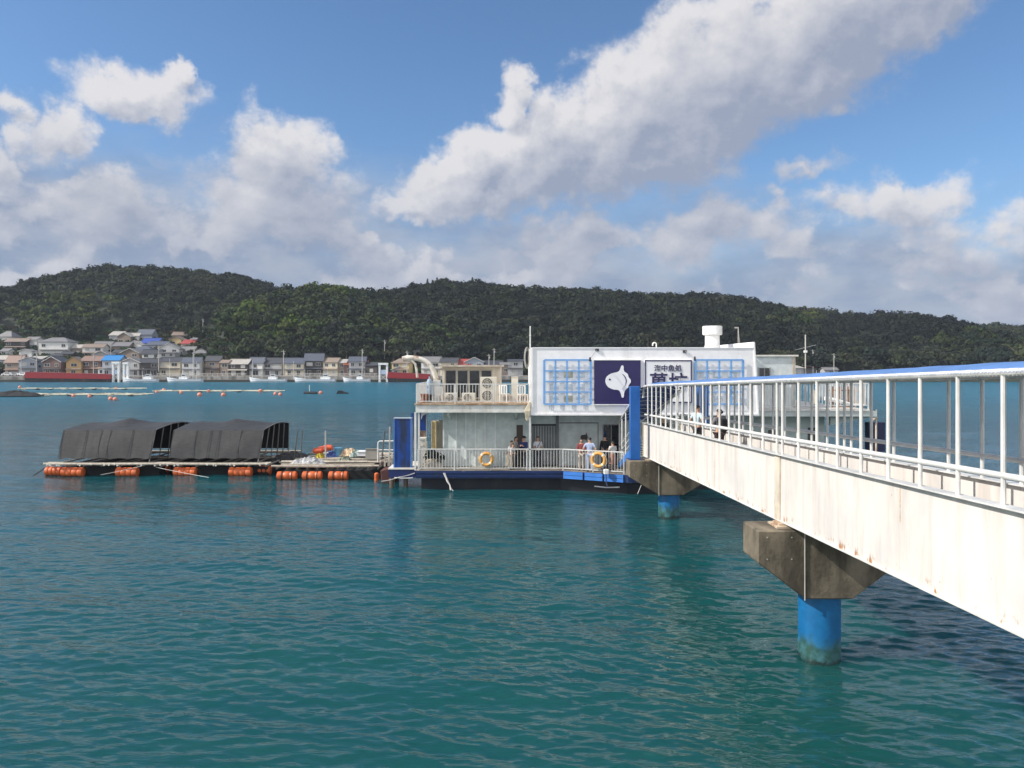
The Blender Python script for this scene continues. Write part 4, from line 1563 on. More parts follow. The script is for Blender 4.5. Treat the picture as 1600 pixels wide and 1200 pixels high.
def house(px0, px1, yb, ye, yr, typ, wall, roof, label, Y=None, rz=None, floors=None, depth=None, balcony=False):
    if Y is None:
        if yb >= 575:
            Y = 322.0 + RND.uniform(-1, 2)
        else:
            Y = 69.2 / (.2 - (HY - yb) / F)
    w = (px1 - px0) * Y / F
    zb = float(terrain(np.array([xc((px0 + px1) / 2, Y)]), np.array([Y]))[0]) - .3 if yb < 575 else 2.15
    zb = min(zb, zc(yb, Y))
    D = depth or max(5.0, min(9.0, w * .75))
    ht = zc(ye, Y) - zb
    hr = zc(yr, Y) - zb
    rz = R(RND.uniform(-9, 9)) if rz is None else R(rz)
    w *= .93
    root = thing('house', label, 'house', (xc((px0 + px1) / 2, Y), Y + D / 2, zb), rz, 'houses of the town across the bay')
    m = MB()
    m.bx(-w / 2, w / 2, -D / 2, D / 2, -1.0, ht)
    if typ == 'gable':
        m.prism([(-w / 2, ht), (w / 2, ht), (0, hr - .22)], -D / 2 + .001, D / 2 - .001, 'xz')
    elif typ == 'side':
        m.prism([(-D / 2, ht), (D / 2, ht), (0, hr - .22)], -w / 2 + .001, w / 2 - .001, 'yz')
    m.build('wall', WALLS[wall], root, local=True)
    m = MB()
    roof_mesh(m, w, D, ht + .05, hr, typ)
    r = m.build('roof', ROOFS[roof], root, local=True)
    if typ in ('side', 'hip') and w > 4:
        m = MB()
        rl = w / 2 + .4 if typ == 'side' else max(.5, (w - D * .8) / 2)
        m.bar((-rl, 0, hr + .06), (rl, 0, hr + .06), .3, .2)
        m.build('ridge', ROOFS[roof], r, local=True)
    if typ == 'gable':
        m = MB()
        a, b = w / 2 + .5, -D / 2 - .47
        for s in (-1, 1):
            m.bar((s * a, b, ht + .02), (0, b, hr - .03), .08, .22)
        m.build('barge_board', trim_m if wall in ('white', 'grey', 'brown', 'dark', 'red', 'bluegrey') else ROOFS[roof], r, local=True)
    # windows
    vis = zc(ye, Y) - zc(yb, Y)
    fl = floors or (2 if ht > 4.6 else 1)
    fh = ht / fl
    n = max(1, min(3, int(w / 3.2)))
    for f in range(fl):
        for i in range(n):
            if RND.random() < .15 and n > 1:
                continue
            cx = -w / 2 + w * (i + .5) / n + RND.uniform(-.2, .2)
            ww = min(w / n * .62, RND.choice([1.3, 1.7, 2.3]))
            wh = min(fh * .5, 1.25)
            z = f * fh + fh * .36
            if f == 0 and fl == 2:
                z, wh = .25, min(fh * .7, 1.9)
            fm = MB()
            y = -D / 2 - .05
            t = .09
            fm.bx(cx - ww / 2 - t, cx + ww / 2 + t, y - .04, y + .045, z - t, z)
            fm.bx(cx - ww / 2 - t, cx + ww / 2 + t, y - .04, y + .045, z + wh, z + wh + t)
            fm.bx(cx - ww / 2 - t, cx - ww / 2, y - .04, y + .045, z, z + wh)
            fm.bx(cx + ww / 2, cx + ww / 2 + t, y - .04, y + .045, z, z + wh)
            fm.bx(cx - .04, cx + .04, y - .03, y + .045, z, z + wh)
            fo = fm.build('window', trim_m, root, local=True)
            pm = MB()
            pm.bx(cx - ww / 2, cx + ww / 2, y, y + .04, z, z + wh)
            pm.build('pane', win_m if RND.random() < .75 else M('pale_curtain', (.42, .42, .40), .5), fo, local=True)
    if w > 3.5 and RND.random() < .5:
        m = MB()
        s = RND.choice([-1, 1])
        x = s * w / 2
        m.bx(min(x, x + s * .04), max(x, x + s * .04), -D * .2, D * .1, ht * .55, ht * .55 + 1.0)
        m.build('side_window', win_m, root, local=True)
    if fl == 2 and w > 4:
        m = MB()
        m.hexa([(-w / 2, -D / 2 - 1.0, fh - .25), (w / 2, -D / 2 - 1.0, fh - .25), (w / 2, -D / 2 - .05, fh + .1), (-w / 2, -D / 2 - .05, fh + .1),
                (-w / 2, -D / 2 - 1.0, fh - .13), (w / 2, -D / 2 - 1.0, fh - .13), (w / 2, -D / 2 - .05, fh + .25), (-w / 2, -D / 2 - .05, fh + .25)])
        m.build('lean_to_roof', ROOFS[roof] if roof not in ('sky', 'royal') else ROOFS['grey'], root, local=True)
        if balcony:
            m = MB()
            m.bx(-w / 2 + .3, w / 2 - .3, -D / 2 - 1.05, -D / 2 - .98, fh + .2, fh + 1.0)
            m.build('balcony', trim_m, root, local=True)
    return root


# column span, base row, eave row, ridge row of the photo; then kind, wall, roof, label
TOWN = [
    (-6, 21, 537, 526, 517, 'hip', 'white', 'grey', 'white house with grey hip roof highest on the slope at the far left'),
    (6, 40, 547, 534, 528, 'side', 'dark', 'brown', 'long dark walled house with brown roof below the topmost left house'),
    (38, 60, 545, 531, 526, 'side', 'white', 'grey', 'narrow white two-storey house left of the large white hip-roofed house'),
    (59, 107, 556, 534, 527, 'hip', 'white', 'grey', 'large white two-storey house with grey hip roof on the left slope'),
    (29, 50, 560, 549, 545, 'gable', 'white', 'grey', 'small white gabled house with one dark window below the large white house'),
    (7, 34, 577, 567, 555, 'side', 'brown', 'rust', 'low house with a broad rusty brown roof near the left quay'),
    (-20, 8, 572, 562, 555, 'side', 'grey', 'pale', 'low pale roofed house at the left edge of the waterfront'),
    (45, 64, 570, 561, 556, 'shed', 'white', 'pale', 'white flat-fronted store behind the blue-grey gabled house'),
    (28, 56, 584, 564, 558, 'gable', 'bluegrey', 'dark', 'blue-grey gabled house at the left end of the red barge'),
    (66, 98, 584, 566, 557, 'gable', 'red', 'dark', 'dark red-brown house with white gable edge behind the red barge'),
    (72, 97, 562, 556, 552, 'hip', 'grey', 'dark', 'low dark hip roof between the red-brown house and the large white house'),
    (95, 113, 560, 553, 549, 'side', 'dark', 'dark', 'small dark house tucked left of the white house with brown roof'),
    (102, 126, 584, 566, 557, 'gable', 'orange', 'brown', 'orange gabled house behind the middle of the red barge'),
    (112, 130, 555, 544, 538, 'side', 'brown', 'pale', 'brown house with pale roof on the slope above the orange house'),
    (127, 160, 556, 543, 537, 'side', 'white', 'brown', 'white house with long brown roof on the slope above the dark red house'),
    (145, 170, 566, 554, 548, 'gable', 'grey', 'grey', 'grey gabled house just above the bright blue roof'),
    (125, 160, 584, 564, 556, 'side', 'red', 'rust', 'dark red two-storey house between the orange house and the blue roof'),
    (159, 189, 578, 563, 555, 'side', 'bluegrey', 'sky', 'house with bright sky-blue sheet roof left of the white gantry'),
    (152, 179, 586, 576, 569, 'side', 'white', 'brown', 'small white quay shed with brown roof under the bright blue roof'),
    (145, 172, 549, 539, 533, 'side', 'dark', 'grey', 'dark house with long grey roof at the back of the left slope'),
    (170, 189, 530, 524, 517, 'shed', 'grey', 'pale', 'pale single-slope roof at the top edge of the town by the wood'),
    (183, 206, 535, 526, 519, 'gable', 'brown', 'pale', 'brown gabled house with pale roof near the top of the town'),
    (201, 216, 533, 525, 520, 'side', 'white', 'pale', 'small white house beside the brown gable near the top of the town'),
    (213, 239, 532, 523, 514, 'side', 'bluegrey', 'blue', 'tall house with steep blue-grey roof at the top of the town'),
    (220, 249, 543, 536, 528, 'side', 'bluegrey', 'royal', 'house roofed with royal-blue sheeting in the upper town'),
    (199, 223, 545, 539, 532, 'gable', 'white', 'pale', 'cream-white gable left of the royal-blue roof'),
    (228, 262, 547, 539, 533, 'side', 'grey', 'blue', 'long blue-grey roof right below the royal-blue roof'),
    (160, 200, 549, 541, 534, 'side', 'brown', 'grey', 'wide grey roofed brown house in the middle of the upper town'),
    (207, 237, 553, 547, 540, 'hip', 'grey', 'blue', 'blue tiled hip roof in the middle of the town'),
    (188, 220, 565, 552, 544, 'gable', 'brown', 'grey', 'broad brown gabled house behind the white gantry'),
    (220, 249, 566, 553, 546, 'side', 'white', 'dark', 'white house with dark eaves right of the broad brown gable'),
    (246, 279, 560, 545, 536, 'gable', 'white', 'grey', 'pale two-storey gabled house in the middle of the town'),
    (248, 274, 566, 551, 549, 'shed', 'grey', 'grey', 'plain grey flat-roofed block under the pale two-storey gable'),
    (264, 286, 540, 531, 525, 'gable', 'yellow', 'brown', 'small yellow gabled house in the upper right of the town'),
    (267, 296, 530, 524, 518, 'side', 'brown', 'brown', 'house with wide brown roof above the yellow gable'),
    (282, 302, 545, 537, 530, 'shed', 'pink', 'red', 'house with red sheet roof right of the yellow gable'),
    (312, 342, 532, 526, 519, 'gable', 'pink', 'pale', 'pinkish gabled house alone among trees at the upper right of the town'),
    (278, 304, 556, 549, 541, 'side', 'grey', 'grey', 'grey house with wide grey roof at the right edge of the slope'),
    (296, 318, 538, 532, 527, 'side', 'white', 'grey', 'low white house between the red roof and the pinkish gable'),
    (187, 221, 584, 567, 559, 'gable', 'grey', 'grey', 'grey gabled waterfront house right behind the white gantry'),
    (216, 247, 584, 567, 560, 'side', 'dark', 'dark', 'dark waterfront house above the first white boat'),
    (209, 226, 586, 577, 570, 'gable', 'dark', 'grey', 'little dark gabled annex at the quay above the first white boat'),
    (245, 283, 586, 565, 558, 'side', 'cream', 'dark', 'cream two-storey waterfront house between the first two white boats'),
    (283, 312, 586, 567, 558, 'side', 'white', 'blue', 'white and dark waterfront house with blue-grey roof above the second boat'),
    (320, 345, 586, 564, 556, 'side', 'brown', 'dark', 'dark roofed brown waterfront house with trees on its left'),
    (344, 358, 585, 567, 562, 'side', 'brown', 'brown', 'narrow brown waterfront house'),
    (356, 389, 585, 569, 561, 'side', 'dark', 'pale', 'dark waterfront house with a pale tiled roof'),
    (388, 412, 585, 568, 558, 'side', 'white', 'blue', 'white waterfront house with tall blue-grey roof above the third boat'),
    (410, 443, 585, 568, 559, 'side', 'grey', 'dark', 'grey waterfront house with dark roof above the third boat'),
    (443, 475, 585, 568, 559, 'side', 'cream', 'blue', 'cream waterfront house with wide windows above the fourth boat'),
    (474, 504, 585, 564, 552, 'side', 'dark', 'blue', 'tall dark waterfront house with the highest blue-grey roof of the row'),
    (504, 530, 585, 566, 559, 'side', 'cream', 'brown', 'cream waterfront house with brown roof right of the tallest roof'),
    (527, 541, 585, 567, 561, 'side', 'brown', 'pale', 'thin brown house squeezed beside the orange-red roof'),
    (535, 573, 586, 570, 563, 'side', 'red', 'orange', 'dark red house with orange-red roof near the fifth boat'),
    (544, 571, 577, 565, 557, 'side', 'grey', 'blue', 'grey upper storey rising behind the orange-red roof'),
    (571, 592, 585, 571, 566, 'side', 'dark', 'dark', 'low dark house right of the orange-red roof'),
    (612, 642, 584, 567, 560, 'hip', 'yellow', 'brown', 'tan house with brown roof behind the right red barge'),
    (610, 636, 587, 578, 572, 'gable', 'grey', 'brown', 'small grey gabled shed behind the right red barge'),
    (633, 656, 552, 546, 538, 'hip', 'white', 'grey', 'grey roofed house alone on the wooded slope above the arched pipe'),
    (657, 689, 584, 566, 557, 'side', 'white', 'grey', 'white house with grey roof seen through the arched pipe'),
    (688, 717, 584, 566, 559, 'side', 'cream', 'dark', 'dark roofed house directly behind the upper cabin'),
    (706, 737, 580, 571, 561, 'side', 'red', 'red', 'red roof showing over the upper cabin'),
    (726, 757, 576, 566, 558, 'gable', 'bluegrey', 'blue', 'blue-grey gable showing over the upper cabin'),
    (744, 786, 586, 571, 563, 'side', 'dark', 'dark', 'long dark roof right of the gable over the upper cabin'),
    (781, 797, 586, 570, 566, 'side', 'brown', 'grey', 'narrow brown house between the upper cabin and the white block'),
    (793, 818, 586, 564, 561, 'shed', 'grey', 'dark', 'grey flat-roofed block beside the corner of the sign storey'),
    (0, 14, 556, 549, 544, 'side', 'white', 'grey', 'small white house at the left edge below the long dark walled house'),
    (176, 190, 557, 551, 546, 'side', 'grey', 'dark', 'small dark-roofed house above the bright blue roof, left of the broad gable'),
    (300, 322, 560, 552, 546, 'hip', 'grey', 'grey', 'grey hip-roofed house among trees above the second boat'),
    (1252, 1289, 572, 564, 557, 'side', 'white', 'red', 'white house with red roof right of the restaurant roof'),
    (1226, 1256, 588, 575, 571, 'shed', 'grey', 'pale', 'low pale shed behind the right cabin of the restaurant'),
    (1288, 1310, 588, 578, 574, 'side', 'grey', 'grey', 'low grey shed right of the red roofed house'),
]
for t_ in TOWN:
    house(*t_)


def utility_pole(px, yb, yt, label, Y=None, cross=True):
    Y = Y or (319.0 if yb >= 575 else 69.2 / (.2 - (HY - yb) / F) - 3)
    zb = zc(yb, Y)
    r = thing('utility_pole', label, 'pole', (xc(px, Y), Y, zb), group='utility poles of the town')
    m = MB()
    h = zc(yt, Y) - zb
    m.tube([(0, 0, -1.5), (0, 0, h)], [.19, .13], 7)
    m.build('pole_shaft', M('pole_concrete', (.42, .40, .36), .8), r, local=True)
    if cross:
        m = MB()
        m.bar((-.9, 0, h - .6), (.9, 0, h - .6), .12, .12)
        m.build('cross_arm', M('pole_concrete', (.42, .40, .36)), r, local=True)
        m = MB()
        m.lathe([(.2, 0), (.24, .1), (.24, .7), (.2, .8)], (.3, 0, h - 1.9), 10)
        m.build('transformer', grey_steel, r, local=True)


for a in [(33, 584, 551, 'utility pole in front of the blue-grey gabled house'), (57, 584, 549, 'utility pole beside the left end of the red barge'), (60, 556, 530, 'utility pole before the large white hip-roofed house'),
          (146, 584, 553, 'utility pole before the dark red two-storey house'), (173, 566, 536, 'utility pole above the bright blue roof'), (248, 575, 540, 'pale utility pole by the pale two-storey gable'),
          (303, 585, 542, 'tall utility pole beside the second boat'), (317, 523, 498, 'utility pole on the wooded rise above the pinkish gable'), (443, 585, 547, 'utility pole between the grey and the cream waterfront houses'),
          (566, 585, 545, 'utility pole with transformer over the orange-red roof'), (601, 560, 531, 'utility pole against the dark wood above the white tower'), (636, 585, 548, 'utility pole over the right red barge'),
          (764, 586, 553, 'thin pole behind the upper cabin of the restaurant'), (772, 586, 544, 'mast with aerial behind the upper cabin of the restaurant'), (1303, 588, 552, 'utility pole right of the red roofed house'), (1270, 570, 546, 'utility pole over the red roofed house'), (463, 480, 462, 'small utility pole high on the wooded spur')]:
    utility_pole(*a)


# quay furniture
def quay_rail(px0, px1, label):
    Y = 307.0
    m = MB()
    x0, x1 = xc(px0, Y), xc(px1, Y)
    r = thing('quay_fence', label, 'fence', ((x0 + x1) / 2, Y, 2.15))
    m.bar((x0, Y, 3.2), (x1, Y, 3.2), .1, .14)
    m.bar((x0, Y, 2.7), (x1, Y, 2.7), .08, .1)
    m.build('fence_rail', trim_m, r)
    m = MB()
    x = x0
    while x <= x1:
        m.bar((x, Y, 2.15), (x, Y, 3.2), .1, .1)
        x += 2.0
    m.build('fence_posts', trim_m, r).name = 'fence_post_row'


quay_rail(246, 385, 'pale quay fence left of the third boat')
quay_rail(445, 590, 'pale quay fence behind the fourth and fifth boats')


def barge(px0, px1, label):
    Y = 300.0
    x0, x1 = xc(px0, Y), xc(px1, Y)
    r = thing('barge', label, 'barge', ((x0 + x1) / 2, Y, 0), group='red barges along the quay')
    m = MB()
    m.hexa([(x0 + 1, Y - 1.6, -.8), (x1 - 1, Y - 1.6, -.8), (x1 - 1, Y + 1.6, -.8), (x0 + 1, Y + 1.6, -.8), (x0, Y - 2, 1.5), (x1, Y - 2, 1.1), (x1, Y + 2, 1.1), (x0, Y + 2, 1.5)])
    m.build('lower_hull', M('barge_dark', (.03, .03, .03), .7, var=.3, stain=RUST, samt=.4, sscale=.8), r)
    m = MB()
    m.hexa([(x0, Y - 2.02, 1.504), (x1, Y - 2.02, 1.104), (x1, Y + 2.02, 1.104), (x0, Y + 2.02, 1.504), (x0 + .4, Y - 2.1, 3.7), (x1, Y - 2.1, 2.8), (x1, Y + 2.1, 2.8), (x0 + .4, Y + 2.1, 3.7)])
    m.build('red_side', M('barge_red', (.30, .018, .022), .55, var=.25, stain=(.16, .03, .025), samt=.5, sscale=.5), r)
    m = MB()
    m.hexa([(x0 + .5, Y - 2.14, 3.704), (x1, Y - 2.14, 2.804), (x1, Y + 2.14, 2.804), (x0 + .5, Y + 2.14, 3.704), (x0 + .5, Y - 2.14, 3.9), (x1, Y - 2.14, 3.0), (x1, Y + 2.14, 3.0), (x0 + .5, Y + 2.14, 3.9)])
    m.build('top_rail', M('barge_rail', (.26, .04, .04), .6), r)


barge(43, 177, 'long red barge moored along the left quay')
barge(606, 672, 'red barge partly hidden behind the restaurant deck')


def gantry(px0, px1, yt, label, yb=594):
    Y = 299.0
    x0, x1 = xc(px0, Y), xc(px1, Y)
    zt = zc(yt, Y)
    r = thing('loading_tower', label, 'tower', ((x0 + x1) / 2, Y, 0), group='white loading towers at the quay')
    for x in (x0 + .3, x1 - .3):
        m = MB()
        m.bx(x - .35, x + .35, Y - .5, Y + .5, -1, zt - .8)
        m.build('tower_leg', white_paint, r)
    m = MB()
    m.bx(x0 - .1, x1 + .1, Y - .7, Y + .7, zt - .8, zt)
    m.build('tower_head', white_paint, r)
    m = MB()
    m.bx(x0 + .66, x1 - .66, Y - .4, Y + .4, 2.9, 4.7)
    m.build('tower_panel', M('tower_panel', (.40, .46, .58), .6), r)
    m = MB()
    z = 1.2
    m.bar((x0 + .66, Y, .8), (x1 - .66, Y, 2.8), .14, .14)
    m.bar((x1 - .66, Y + .1, .8), (x0 + .66, Y + .1, 2.8), .14, .14)
    m.build('tower_brace', white_paint, r)


gantry(176, 187, 565, 'white loading tower at the right end of the long red barge')
gantry(193, 201, 566, 'slimmer white tower beside the first white boat')
gantry(592, 606, 567, 'white loading tower at the end of the right red barge')


def boat(px0, px1, label, Y=298.0, mast=0.0, cabpos=.6, flip=False, pole=None):
    L = (px1 - px0) * Y / F
    r = thing('fishing_boat', label, 'boat', (xc((px0 + px1) / 2, Y), Y, 0), 0, 'white fishing boats at the quay')
    s = 1 if not flip else -1
    n = 13
    vs, fs = [], []
    for i in range(n):
        t = i / (n - 1)
        x = s * (-L / 2 + L * t)
        bow = max(0, (.25 - t) / .25)      # bow at the negative end
        w = 1.5 * (1 - bow ** 1.8) + .05
        zt = 1.05 + .9 * bow ** 1.3 + .15 * max(0, t - .8) * 5
        rake = -s * bow * .9
        vs += [(x + rake, -w, zt), (x + rake * .6, -w * .93, .35), (x, -w * .55, -.5), (x, w * .55, -.5), (x + rake * .6, w * .93, .35), (x + rake, w, zt)]
    for i in range(n - 1):
        for k in range(5):
            a = i * 6 + k
            fs.append((a, a + 1, a + 7, a + 6))
        fs.append((i * 6 + 5, i * 6, i * 6 + 6, i * 6 + 11))
    fs += [(0, 5, 4, 3, 2, 1), tuple((n - 1) * 6 + k for k in range(6))]
    m = MB()
    m.add(vs, fs)
    m.build('hull', M('boat_white', (.70, .72, .74), .4), r, local=True)
    c0 = s * (-L / 2 + L * cabpos)
    m = MB()
    m.bx(c0 - L * .12, c0 + L * .12, -.95, .95, .9, 2.0)
    m.bx(c0 - L * .05, c0 + L * .07, -.85, .85, 2.004, 2.9)
    cb = m.build('wheelhouse', M('boat_cabin', (.74, .74, .73), .4), r, local=True)
    m = MB()
    m.bx(c0 - L * .04, c0 + L * .06, -.87, -.855, 2.25, 2.65)
    m.build('cabin_window', win_m, cb, local=True)
    m = MB()
    m.bx(c0 - L * .065, c0 + L * .085, -1.0, 1.0, 2.904, 3.0)
    m.build('cabin_roof', white_paint, cb, local=True)
    m = MB()
    x0 = s * (-L / 2 + .4)
    for y in (-1.2, 1.2):
        m.tube([(x0 + s * 1.2, y * .4, 2.0), (x0 + s * 1.4, y * .4, 2.7), (x0 + s * L * .3, y, 2.1), (x0 + s * L * .3, y, 1.1)], .035, 5)
    m.build('bow_rail', steel, r, local=True)
    for (f, h) in ((pole or [(.45, 5.5), (.85, 4.0)])):
        m = MB()
        x = s * (-L / 2 + L * f)
        m.tube([(x, 0, .9), (x, 0, h)], [.09, .05], 6)
        m.build('mast', M('boat_mast', (.66, .66, .64), .5), r, local=True)
    m = MB()
    m.bx(-L * .46, L * .46, -1.56, -1.5, .92, 1.04)
    m.build('rubbing_strake', M('strake_grey', (.30, .36, .42), .6), r, local=True)


boat(195, 246, 'white fishing boat next to the slim white tower, cluttered deck', cabpos=.72, pole=[(.12, 6.5), (.55, 4.5), (.8, 4.0)])
boat(264, 316, 'white fishing boat with the tallest masts, second from the white gantry', cabpos=.45, pole=[(.02, 9.0), (.72, 11.5), (.82, 8.0)])
boat(393, 447, 'white fishing boat with a low cabin, middle of the waterfront row', cabpos=.62, pole=[(.03, 8.5), (.55, 4.2)])
boat(463, 524, 'largest white fishing boat with a high aft wheelhouse under the tallest roof', cabpos=.75, pole=[(.22, 5.2), (-.07, 8.0), (.8, 5.5)])
boat(539, 578, 'small white fishing boat below the orange-red roof', cabpos=.6, pole=[(.6, 3.8)])
boat(1262, 1290, 'small white boat moored below the red roofed house', Y=300, cabpos=.5, pole=[(.5, 4.5), (.3, 6.0)])


# parked cars on the left quay, a few pixels each
def car(px, Y, col, label):
    r = thing('parked_car', label, 'car', (xc(px, Y), Y, 2.15), R(RND.uniform(-8, 8)), 'cars parked on the quay')
    m = MB()
    m.prism([(-2.1, .3), (-2.1, .85), (-1.4, .95), (-.8, 1.45), (.9, 1.45), (1.6, .95), (2.1, .85), (2.1, .3)], -.82, .82)
    m.build('car_body', M('car_' + col, {'white': (.7, .7, .7), 'silver': (.42, .43, .44), 'dark': (.05, .05, .06)}[col], .3), r, local=True, bevel=.06)
    m = MB()
    m.prism([(-.85, .98), (-.72, 1.36), (.82, 1.36), (1.2, .98)], -.835, -.825)
    m.build('side_window', win_m, r, local=True)
    for x in (-1.3, 1.3):
        for y in (-.8, .8):
            m = MB()
            m.lathe([(.3, -.1), (.3, .1)], (x, y, .3), 12, 'y')
            m.build('wheel', black, r, local=True)


car(12, 311, 'white', 'white car at the left end of the quay, left of the other white cars')
car(23, 312, 'silver', 'silver car parked among white cars on the left quay')
car(36, 311, 'white', 'white car parked right at the left end of the red barge')
# breakwater with its red light, far right
m = MB()
m.prism([(-1, -2), (6, -2), (5.2, 1.9), (0, 1.9)], 140, 185, 'yz')
m.v = [(x, y + 330, z) for x, y, z in m.v]
tag(m.build('breakwater', concrete), 'low concrete breakwater at the right seen under the bridge canopy', 'breakwater')
r_ = thing('harbour_light', 'red harbour light showing above the right end of the bridge canopy', 'beacon', (xc(1560, 334), 334, 1.9))
m = MB()
m.lathe([(.9, 0), (.9, .5), (.5, .7), (.45, 4.2), (.6, 4.3), (.6, 4.6)], tuple(r_.location), 12)
m.build('light_tower', M('beacon_red', (.55, .03, .03), .5), r_)
m = MB()
m.lathe([(.3, 4.62), (.3, 5.3), (.1, 5.6)], tuple(r_.location), 10)
m.build('lantern', M('beacon_red', (.55, .03, .03)), r_)
m = MB()
m.lathe([(.9, 4.55), (.9, 4.61)], tuple(r_.location), 12)
m.build('gallery', M('beacon_red', (.55, .03, .03)), r_)


def build_undergrowth():
    rng = np.random.default_rng(77)
    houses = [o for o in bpy.data.objects if o.get('category') == 'house']
    H_ = np.array([[o.location.x, o.location.y] for o in houses])
    Rr = np.array([max(max(abs(c[0]), abs(c[1])) for ch in o.children for c in ch.bound_box) * .92 for o in houses])
    X = rng.uniform(-300, 150, 9000)
    Y = 331 + 120 * rng.random(9000) ** 1.6
    Z = terrain(X, Y)
    ok = np.ones(len(X), bool)
    for h, r in zip(H_, Rr):
        ok &= (X - h[0]) ** 2 + (Y - h[1]) ** 2 > (r + .5) ** 2
    px = 800 + F * X / Y
    py = HY - (Z - H) * F / Y
    ok &= (py > 508) & (px < 1000) & (px > -250)
    X, Y, Z = X[ok], Y[ok], Z[ok]
    n = len(X)
    protos = [crown_proto(500 + i, ncl=6, per=10, leaf=.17, flat=.8) for i in range(5)]
    sel = rng.integers(0, 5, n)
    qs, ts = [], []
    for i, (q, t) in enumerate(protos):
        kk = np.nonzero(sel == i)[0]
        r = rng.uniform(1.0, 2.7, len(kk))
        Q = q.reshape(-1, 3)
        V = Q[None] * r[:, None, None] + np.stack([X[kk], Y[kk], Z[kk] + r * .35], -1)[:, None, :]
        qs.append(V.reshape(-1, 3))
        b = np.stack([rng.uniform(.8, 1.9, len(kk)), rng.uniform(.9, 2.0, len(kk)), rng.uniform(.7, 1.1, len(kk))], -1)
        ts.append((t[None, :, None] * b[:, None, :]).reshape(-1, 3))
    V = np.concatenate(qs)
    me = mesh_np('undergrowth', V, np.arange(len(V)).reshape(-1, 4), [leaf_m])
    set_tint(me, np.concatenate(ts))
    o = bpy.data.objects.new('undergrowth', me)
    COL.objects.link(o)
    o['kind'] = 'stuff'
    o['label'] = 'bushes and weeds between the houses and below the wood'


build_undergrowth()
# ------------------------------------------------------------------ gangway from the bridge down to the deck
def build_gangway():
    X0, X1 = 5.62, 7.35
    A, Bq = (33.85, 3.05), (40.3, 1.06)
    r = thing('gangway', 'sloping covered gangway with white rails and blue canopy from bridge end to restaurant deck', 'gangway', ((X0 + X1) / 2, 37, 1))

    def z(y):
        return A[1] + (Bq[1] - A[1]) * (y - A[0]) / (Bq[0] - A[0])
    for x in (X0, X1):
        m = MB()
        m.hexa([(x - .05, A[0], A[1] - .35), (x + .05, A[0], A[1] - .35), (x + .05, Bq[0], Bq[1] - .05), (x - .05, Bq[0], Bq[1] - .05),
                (x - .05, A[0], A[1] + .12), (x + .05, A[0], A[1] + .12), (x + .05, Bq[0], Bq[1] + .2), (x - .05, Bq[0], Bq[1] + .2)])
        m.build('stringer', bright_blue, r)
    m = MB()
    k = 12
    for i in range(k):
        y = A[0] + (Bq[0] - A[0]) * (i + .5) / k
        m.bx(X0 + .05, X1 - .05, y - .26, y + .26, z(y) - .02, z(y) + .02)
    m.build('tread_run', M('tread_grey', (.25, .26, .27), .8), r)
    for x in (X0, X1):
        for y in (34.0, 35.3, 36.6, 37.9, 39.2, 40.2):
            m = MB()
            m.tube([(x, y, z(y) + .05), (x, y, z(y) + 2.28)], .034, 8)
            m.build('post', white_rail, r, smooth=True)
        for hh in (.4, .72, 1.05):
            m = MB()
            m.tube([(x, A[0], z(A[0]) + hh), (x, Bq[0], z(Bq[0]) + hh)], .024, 8)
            m.build('handrail', white_rail, r, smooth=True)
        m = MB()
        m.tube([(x - .02, A[0] - .1, z(A[0]) + 2.31), (x - .02, Bq[0] + .1, z(Bq[0]) + 2.31)], .045, 8)
        m.build('canopy_rail', white_rail, r, smooth=True)
    m = MB()
    n = 8
    vs, fs = [], []
    for i in range(13):
        y = A[0] + (Bq[0] - A[0]) * i / 12
        for j in range(n + 1):
            s = j / n
            vs.append((X0 + (X1 - X0) * s, y, z(y) + 2.34 + .16 * math.sin(math.pi * s) ** .8))
    for i in range(12):
        for j in range(n):
            a = i * (n + 1) + j
            fs.append((a, a + 1, a + n + 2, a + n + 1))
    nb = len(vs)
    vs += [(x, y, q - .012) for x, y, q in vs]
    fs += [tuple(nb + q for q in reversed(f)) for f in fs]
    m.add(vs, fs)
    m.build('canopy', M('gangway_canopy_cloth', (.035, .075, .26), .6), r, smooth=True)
    for i in range(9):
        y = A[0] + .2 + (Bq[0] - A[0] - .4) * i / 8
        m = MB()
        m.tube([(X0 + (X1 - X0) * s, y, z(y) + 2.3 + .16 * math.sin(math.pi * s) ** .8) for s in [q / 6 for q in range(7)]], .022, 6)
        m.build('canopy_hoop', white_rail, r, smooth=True)
    # stay rods seen through the bridge posts
    for (a, b) in (((7.6, 33.9, 5.35), (6.3, 37.8, 3.6)),):
        m = MB()
        m.tube([a, b], .03, 6)
        m.build('stay_rod', white_rail, r)


build_gangway()


# ------------------------------------------------------------------ things on the restaurant decks
def life_ring(c, R0, rz, label, tilt=0.0):
    r = thing('life_ring', label, 'life ring', c, rz, 'life rings on the deck railing')
    m = MB()
    m.tube([(R0 * math.sin(a), 0, R0 * math.cos(a)) for a in [i * 2 * math.pi / 36 for i in range(36)]], .085, 12, closed=True)
    m.build('ring', M('ring_orange_yellow', (.66, .33, .075), .55, stain=(.40, .25, .12), samt=.5, sscale=4), r, smooth=True, local=True)
    for k in range(4):
        a0 = math.pi / 4 + k * math.pi / 2
        m = MB()
        m.tube([(R0 * math.sin(a), 0, R0 * math.cos(a)) for a in [a0 - .11, a0, a0 + .11]], .09, 12)
        m.build('band', M('band_white', (.72, .68, .58), .6), r, smooth=True, local=True)
    m = MB()
    m.tube([((R0 + .12 + .02 * math.sin(a * 4)) * math.sin(a), -.02, (R0 + .10 + .025 * math.cos(a * 4)) * math.cos(a)) for a in [i * 2 * math.pi / 32 for i in range(32)]], .012, 5, closed=True)
    m.build('grab_line', rope_m, r, local=True)


